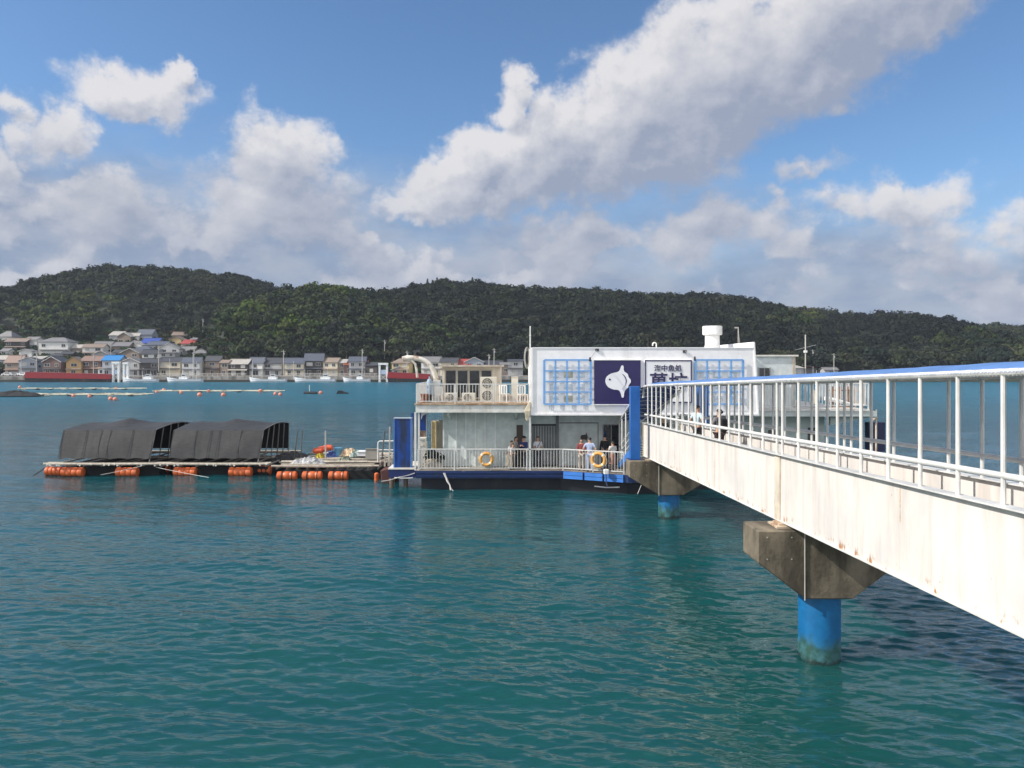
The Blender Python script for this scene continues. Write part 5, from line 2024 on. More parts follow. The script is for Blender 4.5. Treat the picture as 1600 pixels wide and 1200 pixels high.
life_ring((xc(760, 39.45), 39.43, zc(717.5, 39.45)), .30, 0, 'faded orange life ring on the left half of the deck railing')
life_ring((xc(935, 38.5), 38.50, zc(718.5, 38.5)), .33, R(-25), 'bright orange life ring on the railing near the gangway')


def ac_unit(px0, px1, py0, py1, Y, fans, label, depth=.35):
    x0, x1, z0, z1 = xc(px0, Y), xc(px1, Y), zc(py1, Y), zc(py0, Y)
    r = thing('air_conditioner', label, 'air conditioner', ((x0 + x1) / 2, Y, z0), group='air conditioners on the upper deck')
    m = MB()
    m.bx(x0, x1, Y, Y + depth, z0 + .06, z1)
    m.build('casing', cream_plastic, r, bevel=.015)
    m = MB()
    for a in (x0 + .06, x1 - .16):
        m.bx(a, a + .1, Y + .03, Y + depth - .03, z0, z0 + .06)
    m.build('foot_rail', grey_steel, r)
    w = x1 - x0
    hgt = (z1 - z0 - .06) / fans
    for i in range(fans):
        cx, cz = x0 + w * .42, z0 + .06 + hgt * (i + .5)
        rr = min(w * .36, hgt * .42)
        m = MB()
        m.lathe([(rr, -.012), (rr, -.002)], (cx, Y, cz), 24, 'y')
        f = m.build('fan_opening', M('fan_dark', (.10, .09, .08), .6), r)
        m = MB()
        for q in range(1, 4):
            m.tube([(cx + rr * q / 3 * math.cos(a), Y - .02, cz + rr * q / 3 * math.sin(a)) for a in [k * math.pi / 10 for k in range(20)]], .009, 4, closed=True)
        for k in range(4):
            a = k * math.pi / 4
            m.bar((cx - rr * math.cos(a), Y - .022, cz - rr * math.sin(a)), (cx + rr * math.cos(a), Y - .022, cz + rr * math.sin(a)), .012, .008)
        m.build('fan_guard', cream_plastic, f)


ac_unit(750.5, 776, 589, 629.5, 41.6, 2, 'tall cream air conditioner with two fans before the cabin windows')
ac_unit(695, 714.5, 614, 629.5, 41.0, 1, 'small cream air conditioner, left one of the low pair by the railing')
ac_unit(721.5, 742, 614, 629.5, 41.0, 1, 'small cream air conditioner beside the tall two-fan unit')


def plain(name, label, cat, build, mat, group=None, smooth=False, bevel=0.0):
    m = MB()
    build(m)
    o = m.build(name, mat, None, smooth=smooth, bevel=bevel)
    return tag(o, label, cat, group)


Yd = 41.3
zd = 4.44
plain('storage_cabinet', 'tall cream cabinet on the upper deck by the sign storey', 'cabinet', lambda m: (m.bx(xc(799, Yd), xc(809.5, Yd), Yd, Yd + .5, zd, zc(589.5, Yd)), m.bx(xc(798.6, Yd), xc(810, Yd), Yd - .02, Yd + .52, zc(589.4, Yd), zc(588.6, Yd))), cream_plastic)


def chair(px, Y, zb, label, mat, s=1.0, group='white plastic chairs on the upper deck', rz=0.0):
    r = thing('plastic_chair', label, 'chair', (xc(px, Y), Y, zb), rz, group)
    m = MB()
    m.bx(-.22 * s, .22 * s, -.22 * s, .22 * s, .42 * s, .45 * s)
    m.build('seat', mat, r, local=True)
    m = MB()
    for i in range(4):
        x = -.2 + .133 * i
        m.bx((x - .035) * s, (x + .035) * s, .2 * s, .23 * s, .452 * s, .86 * s)
    m.bx(-.23 * s, .23 * s, .195 * s, .235 * s, .861 * s, .92 * s)
    m.build('backrest', mat, r, local=True)
    for x in (-.19, .19):
        for y in (-.19, .19):
            m = MB()
            m.bar((x * s, y * s, .42 * s), (x * 1.1 * s, y * 1.1 * s, 0), .045, .045)
            m.build('leg', mat, r, local=True)


wp = M('white_plastic', (.70, .69, .64), .45)
chair(788, 41.2, zd, 'white plastic chair on the upper deck left of the tall cabinet', wp, rz=R(160))
chair(816.5, 40.6, zd, 'white plastic chair on the upper deck against the sign storey', wp, rz=R(20))
chair(686, 41.0, zd, 'white plastic chair on the upper deck at the left of the small air conditioners', wp, .9, rz=R(185))
plain('plant_pot', 'dark terracotta pot on the left of the upper deck', 'pot', lambda m: m.lathe([(.14, 0), (.2, .38), (.23, .4), (.23, .46), (.2, .46)], (xc(663.5, 40.6), 40.6, zd), 16), M('terracotta', (.22, .075, .035), .8), smooth=True)
plain('storage_bin', 'black plastic tub beside the terracotta pot on the upper deck', 'tub', lambda m: m.lathe([(.17, 0), (.2, .4), (.21, .42), (.18, .42)], (xc(669.5, 40.8), 40.8, zd), 14), black, smooth=True)
plain('gas_cylinder', 'pale blue gas cylinder standing left on the upper deck', 'cylinder', lambda m: m.lathe([(.14, 0), (.16, .05), (.16, 1.05), (.1, 1.2), (.04, 1.22), (.04, 1.35)], (xc(671, 42.3), 42.3, zd), 16), M('cylinder_blue', (.30, .38, .46), .5), smooth=True)
plain('refrigerator', 'white upright box standing at the corner of the upper cabin', 'refrigerator', lambda m: (m.bx(xc(676.5, 42.4), xc(687, 42.4), 42.4, 42.9, zd, zd + 1.15), m.bx(xc(686, 42.3), xc(686.5, 42.3), 42.34, 42.4, zd + .4, zd + .8)), M('fridge_white', (.62, .63, .61), .4, stain=RUST, samt=.3))

# arched lifting davit at the back corner of the upper deck
r_ = thing('boat_davit', 'big white rust-streaked arched pipe davit left of the upper cabin', 'davit', (xc(682, 43.5), 43.5, zd))
arch_px = [(682.5, 600), (681.5, 592), (679, 583), (675, 574), (669, 567.5), (662, 563), (654, 560.5), (645, 559.3), (636, 559.3), (629, 561)]
m = MB()
m.tube([tuple(W(a, b, 43.5)) for a, b in arch_px], .15, 12)
m.build('davit_arm', M('davit_paint', (.66, .62, .54), .5, stain=RUST, samt=.8, sscale=1.8, sstretch=(1, 1, 1), thr=(.5, .66)), r_, smooth=True)
m = MB()
m.tube([tuple(W(a, b, 44.5)) for a, b in [(652, 590), (651, 578), (649, 569), (643, 563.5), (632, 563)]], .07, 10)
m.build('davit_brace', M('davit_paint', (.66, .62, .54)), r_, smooth=True)
m = MB()
m.lathe([(.28, 0), (.28, .08), (.2, .1), (.18, .35)], (xc(682.5, 43.5), 43.5, zd), 14)
m.build('davit_base', old_white, r_)

# the clutter of the right upper deck
plain('cafe_parasol', 'white pole leaning across rusty frames on the right upper deck', 'pole', lambda m: m.tube([tuple(W(1289, 622, 41)), tuple(W(1316, 628, 41)), tuple(W(1338, 633.5, 41))], [.12, .1, .05], 8), white_paint, smooth=True).name = 'leaning_pole'
r_ = thing('steel_rack', 'rusty steel frame rack standing on the right upper deck', 'rack', (xc(1325, 42), 42, 4.1))
m = MB()
for a in (1301, 1313, 1325, 1337, 1349):
    x = xc(a, 42)
    m.bx(x - .04, x + .04, 42, 42.08, 4.1, 5.25)
m.build('rack_posts', rusty, r_).name = 'rack_upright'
m = MB()
m.bx(xc(1299, 42), xc(1351, 42), 42.0, 42.6, 4.35, 4.42)
m.bx(xc(1299, 42), xc(1351, 42), 42.09, 42.6, 5.0, 5.06)
m.build('rack_shelf', rusty, r_)
plain('tarpaulin_heap', 'cream folded tarpaulin heaped on the right upper deck', 'tarpaulin', lambda m: m.hexa([tuple(W(1264, 632, 41.5)), tuple(W(1278, 632, 41.5)), tuple(W(1280, 632, 42.3)), tuple(W(1265, 632, 42.3)), tuple(W(1267, 604, 41.6)), tuple(W(1274, 612, 41.6)), tuple(W(1276, 612, 42.1)), tuple(W(1268, 606, 42.1))]), M('cream_tarp', (.55, .50, .40), .8), bevel=.04)
plain('standpipe', 'thin white standpipe with a round cap beside the right ground-floor wall', 'pipe', lambda m: m.lathe([(.035, 0), (.035, 1.2), (.09, 1.22), (.09, 1.3), (.04, 1.32)], (xc(1248.5, 39.2), 39.6, 1.0), 10), white_paint, smooth=True)
# blue steel panels on the mooring pontoons


def blue_panel(px0, px1, py0, py1, Y, label, m_=None, ribs=True, dp=.5):
    r = thing('mooring_dolphin', label, 'steel panel', ((xc(px0, Y) + xc(px1, Y)) / 2, Y, zc(py1, Y)), group='blue steel panels at the pontoon ends')
    x0, x1, z0, z1 = xc(px0, Y), xc(px1, Y), zc(py1, Y), zc(py0, Y)
    m = MB()
    m.bx(x0, x1, Y, Y + dp, z0, z1)
    m.build('panel', m_ or M('panel_blue', (.006, .045, .22), .35, var=.2, stain=(.012, .018, .035), samt=.85, sscale=1.2, sstretch=(1.6, 1, .35), thr=(.47, .62)), r)
    if ribs:
        m = MB()
        m.bx(x0 - .04, x0 + .03, Y - .03, Y + dp + .02, z0, z1 + .02)
        m.bx(x1 - .03, x1 + .03, Y - .03, Y + dp + .02, z0, z1 + .02)
        m.build('panel_flange', M('flange_blue', (.05, .16, .45), .4), r)
        m = MB()
        m.bx(x0 - .04, x1 + .03, Y - .03, Y + dp, z1 + .021, z1 + .07)
        m.build('panel_cap', M('cap_grey_blue', (.32, .38, .45), .5), r)


blue_panel(616, 642, 655, 734.5, 40.2, 'tall weathered blue steel panel on the small pontoon left of the restaurant')
blue_panel(652, 665.5, 645, 686, 44.5, 'blue steel panel behind the left gallery posts', ribs=False)
blue_panel(642.5, 645.5, 645, 700, 43.0, 'narrow blue upright just right of the tall weathered panel', ribs=False, dp=.3)
blue_panel(1358, 1383, 660, 706, 41.0, 'dark navy steel panel right of the restaurant seen through the bridge posts', M('panel_navy', (.008, .012, .06), .4), ribs=False)
plain('rusty_pole', 'rusty white pole standing before the dark navy panel', 'pole', lambda m: (m.tube([(xc(1369, 40.4), 40.4, 0), (xc(1369, 40.4), 40.4, zc(640, 40.4))], .05, 8), m.tube([tuple(W(1362, 657, 40.3)), tuple(W(1370, 652, 40.4))], .06, 8)), M('pole_rust', (.55, .47, .38), .6, stain=RUST, samt=.8, sscale=3, thr=(.45, .6)), smooth=True)
# small pontoon on the left with its rail frame
r_ = thing('side_pontoon', 'small navy pontoon under the tall blue panel at the left end of the restaurant', 'pontoon', (xc(628, 40.5), 41, 0))
m = MB()
m.bx(xc(607, 40), xc(648.5, 40), 40.0, 43, .55, .98)
m.build('pontoon_body', M('pontoon_navy', (.008, .02, .10), .4), r_)
m = MB()
m.bx(xc(607, 40) - .02, xc(648.5, 40), 39.97, 43, .984, 1.05)
m.build('pontoon_rim', old_white, r_)
for a in (612, 634):
    m = MB()
    m.tube([(xc(a, 40.3), 40.3, -1), (xc(a, 40.3), 40.3, .55)], .12, 10)
    m.build('pontoon_leg', M('leg_rust', (.12, .09, .07), .8), r_)


def rope(name, label, pts, rad, mat=rope_m, sag=0.0, cat='rope', group='mooring ropes'):
    P = [Vector(p) for p in pts]
    out = []
    for a, b in zip(P[:-1], P[1:]):
        for i in range(10):
            t = i / 10
            out.append(a.lerp(b, t) - Vector((0, 0, sag * 4 * t * (1 - t))))
    out.append(P[-1])
    m = MB()
    m.tube(out, rad, 6)
    return tag(m.build(name, mat, None, smooth=True), label, cat, group)


pale_rope = M('pale_rope', (.62, .60, .55), .8, bump=.4, bscale=50)
rope('mooring_rope', 'pale mooring rope from the tall blue panel down to the left', [W(648, 739, 39.3), W(625, 745, 38.9), W(596, 752, 38.6)], .018, pale_rope, .03)
rope('mooring_rope', 'short level rope under the small navy pontoon', [W(616, 746, 39.6), W(645, 746.5, 39.4)], .022, pale_rope, .03)
rope('mooring_rope', 'knotted rope hanging from the deck edge to the water left of the life ring', [W(693, 739, 39.35), W(697, 747, 39.3), W(698.5, 752, 39.2), W(703, 758, 39.1), W(704, 766, 38.9)], .028, pale_rope, .01)
rope('mooring_rope', 'second strand of the knotted rope at the deck edge', [W(695, 739, 39.38), W(699, 749, 39.3), W(702.5, 757, 39.2), W(703.5, 761, 39.1), W(708, 767, 38.95)], .026, pale_rope, .015)
rope('mooring_rope', 'thin dark line from the farther pier cap to the water', [W(1002, 758, 31.85), W(996, 772, 31.6)], .012, pale_rope)
r_ = thing('pump_box', 'white box fixed on the deck edge with a pipe arm below', 'box', (xc(946, 38.05), 38.05, .9))
m = MB()
m.bx(xc(943, 38.2), xc(950.5, 38.2), 38.02, 38.25, zc(740.5, 38.2), zc(733, 38.2))
m.build('box_case', white_paint, r_, bevel=.02)
m = MB()
m.tube([tuple(W(947, 741, 38.1)), tuple(W(947, 752, 38.1)), tuple(W(949, 760, 38.1))], .03, 8)
m.build('pipe_drop', M('drop_pipe_navy', (.05, .07, .14), .5), r_)
m = MB()
m.tube([tuple(W(929, 760, 37.9)), tuple(W(947, 762, 38.0)), tuple(W(968, 761.5, 38.2))], .035, 8)
m.build('pipe_arm', steel, r_)

# the left gallery: plants, boxes, a tank
plain('water_tank', 'white tank box standing in the left gallery', 'tank', lambda m: (m.bx(xc(655.5, 41.5), xc(664, 41.5), 41.5, 42.2, 1.0, 2.4), m.bx(xc(655, 41.5), xc(664.5, 41.5), 41.45, 42.25, 2.4, 2.47)), old_white)
plain('wooden_crate', 'yellowish wooden crate stood on end in the left gallery', 'crate', lambda m: (m.bx(xc(674.5, 42.5), xc(681, 42.5), 42.5, 43.2, 1.0, 3.3), m.bx(xc(673.8, 42.4), xc(675, 42.4), 42.44, 42.5, 1.0, 3.32), m.bx(xc(680, 42.4), xc(681.4, 42.4), 42.44, 42.5, 1.0, 3.32)), M('crate_wood', (.52, .42, .24), .8, var=.25, scale=5))
plain('grey_cabinet', 'grey cabinet with pale top against the left wall end', 'cabinet', lambda m: (m.bx(xc(680.8, 43), xc(693, 43), 43, 43.6, 1.0, 3.2), m.bx(xc(680.5, 43), xc(693.4, 43), 42.95, 43.65, 3.2, 3.3)), M('cabinet_grey', (.34, .33, .30), .6))
plain('laundry_cloth', 'hanging brown-and-white cloths in the left gallery', 'cloth', lambda m: [m.hexa([(x, 43.0, 1.6), (x + .16, 43.05, 1.6), (x + .16, 43.1, 1.6), (x, 43.05, 1.6), (x, 42.95, 2.75), (x + .14, 43.0, 2.75), (x + .14, 43.05, 2.75), (x, 43.0, 2.75)]) for x in [xc(654 + 2.3 * k, 43) for k in range(4)]], M('cloth_brown', (.26, .19, .17), .9, var=.6, scale=4))
for k, (px, s) in enumerate(((667, 1.0), (675, 1.25), (683, 1.1), (689, .9))):
    r_ = thing('potted_plant', ['small potted plant by the white tank in the left gallery', 'taller potted plant in front of the wooden crate', 'leafy potted plant before the grey cabinet', 'little potted plant at the left end of the pale wall'][k], 'plant', (xc(px, 40.3), 40.3, 1.0), group='potted plants in the left gallery')
    m = MB()
    m.lathe([(.1 * s, 0), (.15 * s, .26 * s), (.16 * s, .28 * s), (.13 * s, .28 * s)], (0, 0, 0), 12)
    m.build('pot', M('pale_pot', (.50, .47, .42), .7), r_, local=True, smooth=True)
    q, t = crown_proto(800 + k, ncl=5, per=16, leaf=.16, flat=1.2)
    V = q.reshape(-1, 3) * .3 * s + np.array([0, 0, .55 * s])
    me = mesh_np('foliage', V, np.arange(len(V)).reshape(-1, 4), [leaf_m])
    set_tint(me, t * 1.3)
    o = bpy.data.objects.new('foliage', me)
    COL.objects.link(o)
    o.parent = r_
plain('low_bench', 'low white bench rail in the left gallery behind the railing', 'bench', lambda m: (m.bx(xc(676, 40.8), xc(692, 40.8), 40.8, 41.1, 1.42, 1.5), m.bx(xc(677, 40.8), xc(678.2, 40.8), 40.85, 41.05, 1.0, 1.42), m.bx(xc(690, 40.8), xc(691.2, 40.8), 40.85, 41.05, 1.0, 1.42), m.bx(xc(676, 40.8), xc(692, 40.8), 41.06, 41.1, 1.5, 1.9)), white_rail)
# sunfish figure on the entrance wall
yy = 41.42
out = [(-.6, .0), (-.5, .22), (-.25, .32), (.15, .34), (.32, .4), (.38, .75), (.46, .4), (.5, .3), (.58, .1), (.58, -.1), (.5, -.28), (.42, -.4), (.38, -.68), (.28, -.36), (.0, -.32), (-.3, -.28), (-.52, -.16)]
cx_, cz_ = xc(912.5, yy), zc(683, yy)
plain('fish_plaque', 'dark sunfish-shaped plaque on the wall left of the entrance', 'plaque', lambda m: m.prism([(cx_ + a * .33, cz_ + b * .37) for a, b in out], yy - .05, yy - .0), M('plaque_bronze', (.045, .04, .042), .6), bevel=.01)

# ------------------------------------------------------------------ net-covered fish rafts
net_m = None


def net_material():
    m = bpy.data.materials.new('shade_net')
    m.use_nodes = True
    n = NT(m.node_tree)
    b = m.node_tree.nodes['Principled BSDF']
    gm = n.new('ShaderNodeNewGeometry')
    P = gm.outputs['Position']
    a = n.noise(n.mapping(P, (1, 1, 9)), 3.0, 4, .6)
    c = n.noise(P, 1.2, 4, .6)
    col = n.mix(n.ramp(a, .3, .7), (.020, .020, .0215), (.037, .037, .0375))
    col = n.mix(n.ramp(c, .45, .7, 0, .5), col, (.050, .050, .049))
    n.l.new(col, b.inputs['Base Color'])
    b.inputs['Roughness'].default_value = .7
    bp = n.new('ShaderNodeBump')
    bp.inputs['Strength'].default_value = .5
    bp.inputs['Distance'].default_value = .04
    n.l.new(n.noise(n.mapping(P, (1.0, 1, .3)), 2.2, 3, .5), bp.inputs['Height'])
    n.l.new(bp.outputs[0], b.inputs['Normal'])
    return m


net_m = net_material()


def float_group(px0, px1, Y, root, seg=4, r=.27, zc_=.26):
    x0, x1 = xc(px0, Y), xc(px1, Y)
    m = MB()
    L = (x1 - x0) / seg
    prof = []
    for k in range(seg):
        for a, rr in ((0, .82), (.12, .96), (.5, 1.0), (.88, .96), (.995, .82)):
            prof.append((r * rr, k * L + a * L))
    prof[0] = (r * .55, 0)
    prof[-1] = (r * .55, seg * L)
    m.lathe(prof, (x0, Y, zc_), 18, 'x')
    return m.build('float', orange, root, smooth=True)


def roof_arch(t):
    a, b = min(1, t / .42), min(1, (1 - t) / .3)
    return max(0.0, min(a, b)) ** .85


def net_raft(label, bl, br, tl, tr, ridge_px, zc0, x_frame, floats, seed, Yf=44.3):
    Yt, Yb = Yf + .55, Yf + 5.6
    r = thing('fish_raft', label, 'raft', ((xc(bl, Yf) + xc(br, Yf)) / 2, Yf + 3, 0), group='net-covered fish rafts')
    zb, zt = .98, zc(672, Yt)
    xbl, xbr, xtl, xtr = xc(bl, Yf), xc(br, Yf), xc(tl, Yt), xc(tr, Yt)
    nx_ = 26
    rnd = random.Random(seed)
    # front net wall with a scalloped hem
    vs, fs = [], []
    nz = 8
    for j in range(nz + 1):
        t = j / nz
        for i in range(nx_ + 1):
            s = i / nx_
            x = (xbl + (xbr - xbl) * s) * (1 - t) + (xtl + (xtr - xtl) * s) * t
            hem = .09 * abs(math.sin(s * math.pi * 5.3 + seed)) * (1 - t) ** 2
            bil = -.05 * math.sin(math.pi * t) * (.6 + .6 * math.sin(s * 9 + seed))
            vs.append((x, Yf + (Yt - Yf) * t + bil, zb + (zt - zb) * t + hem))
    for j in range(nz):
        for i in range(nx_):
            a = j * (nx_ + 1) + i
            fs.append((a, a + 1, a + nx_ + 2, a + nx_ + 1))
    MB().add(vs, fs).build('net_wall', net_m, r, smooth=True)
    # back wall
    m = MB()
    m.add([(xbl, Yb + .4, zb), (xbr, Yb + .4, zb), (xtr, Yb, zt), (xtl, Yb, zt)], [(0, 1, 2, 3)])
    m.build('net_wall', net_m, r)
    # left end wall
    m = MB()
    m.add([(xbl, Yf, zb), (xbl, Yb + .4, zb), (xtl, Yb, zt), (xtl, Yt, zt)], [(0, 1, 2, 3)])
    m.build('net_wall', net_m, r)
    # roof net over poles
    vs, fs = [], []
    nr = 12
    px_, pz = xc(ridge_px, Yf + 3), .34
    for j in range(nr + 1):
        t = j / nr
        for i in range(nx_ + 1):
            s = i / nx_
            x = xtl + (xtr - xtl) * s
            y = Yt + (Yb - Yt) * t
            arch = roof_arch(t)
            mid = zt + arch * (.20 + .04 * math.sin(s * 11 + seed))
            d = math.hypot((x - px_) / 1.3, (y - Yf - 3) / 1.5)
            mid += pz * math.exp(-d * 1.6) * arch
            vs.append((x, y, mid))
    for j in range(nr):
        for i in range(nx_):
            a = j * (nx_ + 1) + i
            fs.append((a, a + 1, a + nx_ + 2, a + nx_ + 1))
    MB().add(vs, fs).build('net_roof', net_m, r, smooth=True)
    # poles of the open end and seams
    for k in range(6):
        y = Yt + (Yb - Yt) * k / 5
        t = k / 5
        m = MB()
        yb_ = Yf + (Yb + .4 - Yf) * k / 5
        m.tube([(xbr, yb_, .8), (xtr, y, zt + roof_arch(t) * .19 if 0 < k < 5 else zt)], .035, 6)
        m.build('tent_pole', M('tent_pole', (.16, .155, .15), .6), r)
    for s in (0, .26, .42, .52, .76, 1):
        m = MB()
        m.tube([(xbl + (xbr - xbl) * s, Yf - .07, zb + .05), (xtl + (xtr - xtl) * s, Yt - .03, zt + .02)], .009, 5)
        m.build('net_seam', M('seam_black', (.018, .018, .02), .8), r)
    m = MB()
    for k in range(13):
        s = k / 12
        x = xtl + (xtr - xtl) * s
        t = s
    m.tube([(xtr + .01, Yt + (Yb - Yt) * k / 12, zt + .02 + roof_arch(k / 12) * .20) for k in range(13)], .03, 6)
    m.build('end_hoop', M('tent_pole', (.16, .155, .15)), r)
    # deck timbers
    fx0, fx1 = xc(x_frame[0], Yf - .3), xc(x_frame[1], Yf - .3)
    for y, w in ((Yf - .3, .14), (Yf + .15, .12), (Yf + 2.8, .12), (Yf + 5.8, .14), (Yf + 6.3, .12)):
        m = MB()
        m.tube([(fx0, y, .76), ((fx0 + fx1) / 2, y, .74), (fx1, y, .76)], w * .5, 7)
        m.build('deck_timber', M('raft_timber', (.42, .37, .30), .8, var=.25, scale=5), r)
    m = MB()
    n_ = 7
    for k in range(n_):
        x = fx0 + .2 + (fx1 - fx0 - .4) * k / (n_ - 1)
        m.tube([(x, Yf - .25, .64), (x, Yf + 6.5, .64)], .05, 6)
    m.build('cross_timbers', wood, r).name = 'cross_timber_grid'
    m = MB()
    rn = random.Random(seed + 4)
    for k in range(14):
        x = fx0 + (fx1 - fx0) * rn.random()
        m.lathe([(.045, -.05), (.05, 0), (.045, .05)], (x, Yf - .36, .72 + rn.uniform(-.05, .03)), 8, 'y')
    m.build('lashings', pale_rope, r).name = 'lashing_knots'
    # dark net bag hanging in the water under the raft
    m = MB()
    m.bx(fx0 + .5, fx1 - .3, Yf + .5, Yf + 6, -.9, .5)
    m.build('cage_net', M('cage_net', (.012, .014, .015), .9), r)
    for (a, b, dy) in floats:
        float_group(a, b, Yf - .05 + dy, r, 4 if b - a > 20 else 3)
    return r


net_raft('left net-covered fish raft with orange floats and dark shade net', 91, 233, 99.5, 243.5, 204, 0, (68, 247), [(72, 97, .35), (97, 131, 0), (182, 216, 0), (228, 247, 1.6)], 3)
net_raft('right net-covered fish raft with open end toward the work raft', 264, 403, 271.5, 412, 368, 0, (246, 420), [(250, 264, 1.6), (272, 307, 0), (358, 394, 0), (404, 424, .8)], 7)
rope('mooring_rope', 'rope from the left net-covered raft slanting into the water', [W(226, 727, 44), W(157, 742, 42.8)], .013, pale_rope, .02)
rope('mooring_rope', 'rope from between the two net-covered rafts to the right', [W(244, 730, 44), W(326, 746, 43)], .013, pale_rope, .02)
rope('mooring_rope', 'dark mooring line off the left corner of the net-covered rafts', [W(70, 731, 44), W(52, 743, 43.5)], .03, M('dark_line', (.03, .03, .03), .8), .02)


def work_raft():
    Y0 = 42.8
    r = thing('work_raft', 'open timber work raft on orange floats between the net rafts and the restaurant', 'raft', (xc(515, 45), 45, 0))
    rnd = random.Random(9)
    x0, x1 = xc(421, Y0), xc(592, Y0)
    z0 = .72
    # long timbers at many depths
    for k in range(15):
        y = Y0 + .1 + k * .5
        a = x0 + rnd.uniform(-.3, .5) + k * .03
        b = x1 - rnd.uniform(0, 1.0) + (k > 4) * .6
        m = MB()
        zz = z0 + rnd.uniform(-.06, .06) + (.1 if k % 3 == 0 else 0)
        m.tube([(a, y, zz), ((a + b) / 2, y + rnd.uniform(-.08, .08), zz + rnd.uniform(-.03, .03)), (b, y, zz)], rnd.uniform(.05, .085), 7)
        m.build('deck_timber', M('raft_timber', (.42, .37, .30)) if k % 2 else wood, r)
    m = MB()
    for k in range(11):
        x = x0 + .3 + (x1 - x0 - .4) * k / 10
        m.bar((x, Y0 + .3, z0 - .12), (x, Y0 + 7.4, z0 - .12), .08, .08)
    m.build('cross_timber_grid', M('dark_wet_wood', (.09, .075, .06), .8), r)
    m = MB()
    m.bx(x0 + 2.2, x1 - 2.0, Y0 + 1.6, Y0 + 1.95, z0 + .09, z0 + .13)
    m.bx(x0 + 1.2, x1 - .8, Y0 + 3.4, Y0 + 3.8, z0 + .09, z0 + .13)
    m.bx(x0 + 2.6, x1 - .3, Y0 + 5.2, Y0 + 5.7, z0 + .09, z0 + .13)
    m.build('walk_planks', M('pale_planks', (.50, .45, .37), .8, var=.2, scale=6), r).name = 'walk_plank'
    m = MB()
    m.bx(x0 + .6, x1 - .4, Y0 + .6, Y0 + 7, -.9, .45)
    m.build('cage_net', M('cage_net', (.012, .014, .015)), r)
    for (a, b, dy) in ((433, 464, 0), (472.5, 503.5, 0), (513.5, 544, 0)):
        fl = float_group(a, b, Y0 + .1 + dy, r, 3, .25, .24)
        m = MB()
        X0, X1 = xc(a, Y0), xc(b, Y0)
        for s in (.25, .75):
            x = X0 + (X1 - X0) * s
            m.lathe([(.258, -.025), (.258, .025)], (x, Y0 + .1, .24), 18, 'x')
        m.build('strap', black, fl)
    m = MB()
    m.lathe([(.2, 0), (.26, .06), (.27, .3), (.25, .5), (.27, .55), (.26, .9), (.15, 1.0)], (0, 0, 0), 16)
    m.v = [(xc(588.5, 42.6) + x * .5, 42.6 + y * .5, -.1 + z * .55) for x, y, z in m.v]
    m.build('float', orange, r, smooth=True)
    # standing poles
    return r


work_raft()
for (a, b, c, d, y, lb) in ((459, 722, 465.5, 672, 46, 'left of the two leaning poles beside the open net end'), (470, 722, 472.5, 672, 46, 'right of the two leaning poles beside the open net end')):
    plain('thin_pole', lb, 'pole', lambda m: m.tube([tuple(W(a, b, y)), tuple(W(c, d, y))], .035, 6), M('dark_pole', (.10, .095, .09), .7), 'poles standing on the work raft')
plain('thin_pole', 'upright pale pole in the middle of the work raft', 'pole', lambda m: m.tube([tuple(W(509, 724, 45)), tuple(W(508.5, 673, 45))], .045, 6), M('pale_pole', (.40, .38, .35), .6), 'poles standing on the work raft')
plain('thin_pole', 'tall pale pole just left of the tall blue panel', 'pole', lambda m: m.tube([tuple(W(608.5, 728, 42)), tuple(W(609, 667, 42))], .04, 6), M('pale_pole', (.40, .38, .35)), 'poles standing on the work raft')
plain('thin_pole', 'dark-tipped slanted pole near the tall blue panel', 'pole', lambda m: m.tube([tuple(W(597, 716, 42.5)), tuple(W(601, 673, 42.5))], .04, 6), M('dark_pole', (.10, .095, .09)), 'poles standing on the work raft')
r_ = thing('rail_frame', 'white pipe rail frame at the right end of the work raft', 'railing', (xc(603, 43), 43, .8))
m = MB()
m.tube([tuple(W(a, b, 43)) for a, b in ((590.5, 722), (590.5, 695), (591, 691), (593, 689.5), (616, 689))], .04, 8)
m.tube([tuple(W(a, b, 43)) for a, b in ((591, 703), (616, 703))], .035, 8)
m.build('rail_pipe', white_rail, r_, smooth=True)
m = MB()
m.tube([tuple(W(a, b, 43)) for a, b in ((592, 714), (616, 712))], .03, 8)
m.build('lower_pipe', white_rail, r_)


def heap(name, label, cat, px0, px1, py0, py1, Y, mat, seed, depth=1.0, group=None):
    """a crumpled heap of net or cloth"""
    rnd = random.Random(seed)
    x0, x1 = xc(px0, Y), xc(px1, Y)
    z0, z1 = zc(py1, Y), zc(py0, Y)
    n_, m_ = 18, 8
    vs, fs = [], []
    for i in range(n_ + 1):
        for j in range(m_ + 1):
            s, t = i / n_, j / m_
            env = (math.sin(math.pi * s) ** .6) * (math.sin(math.pi * t) ** .6)
            h = z0 + (z1 - z0) * env * (.62 + .45 * rnd.random())
            vs.append((x0 + (x1 - x0) * s + rnd.uniform(-.05, .05), Y + depth * t + rnd.uniform(-.05, .05), h if env > .02 else z0))
    for i in range(n_):
        for j in range(m_):
            a = i * (m_ + 1) + j
            fs.append((a, a + 1, a + m_ + 2, a + m_ + 1))
    b = len(vs)
    vs += [(x0, Y, z0 - .04), (x1, Y, z0 - .04), (x1, Y + depth, z0 - .04), (x0, Y + depth, z0 - .04)]
    fs.append((b, b + 3, b + 2, b + 1))
    m = MB().add(vs, fs)
    return tag(m.build(name, mat, None), label, cat, group)


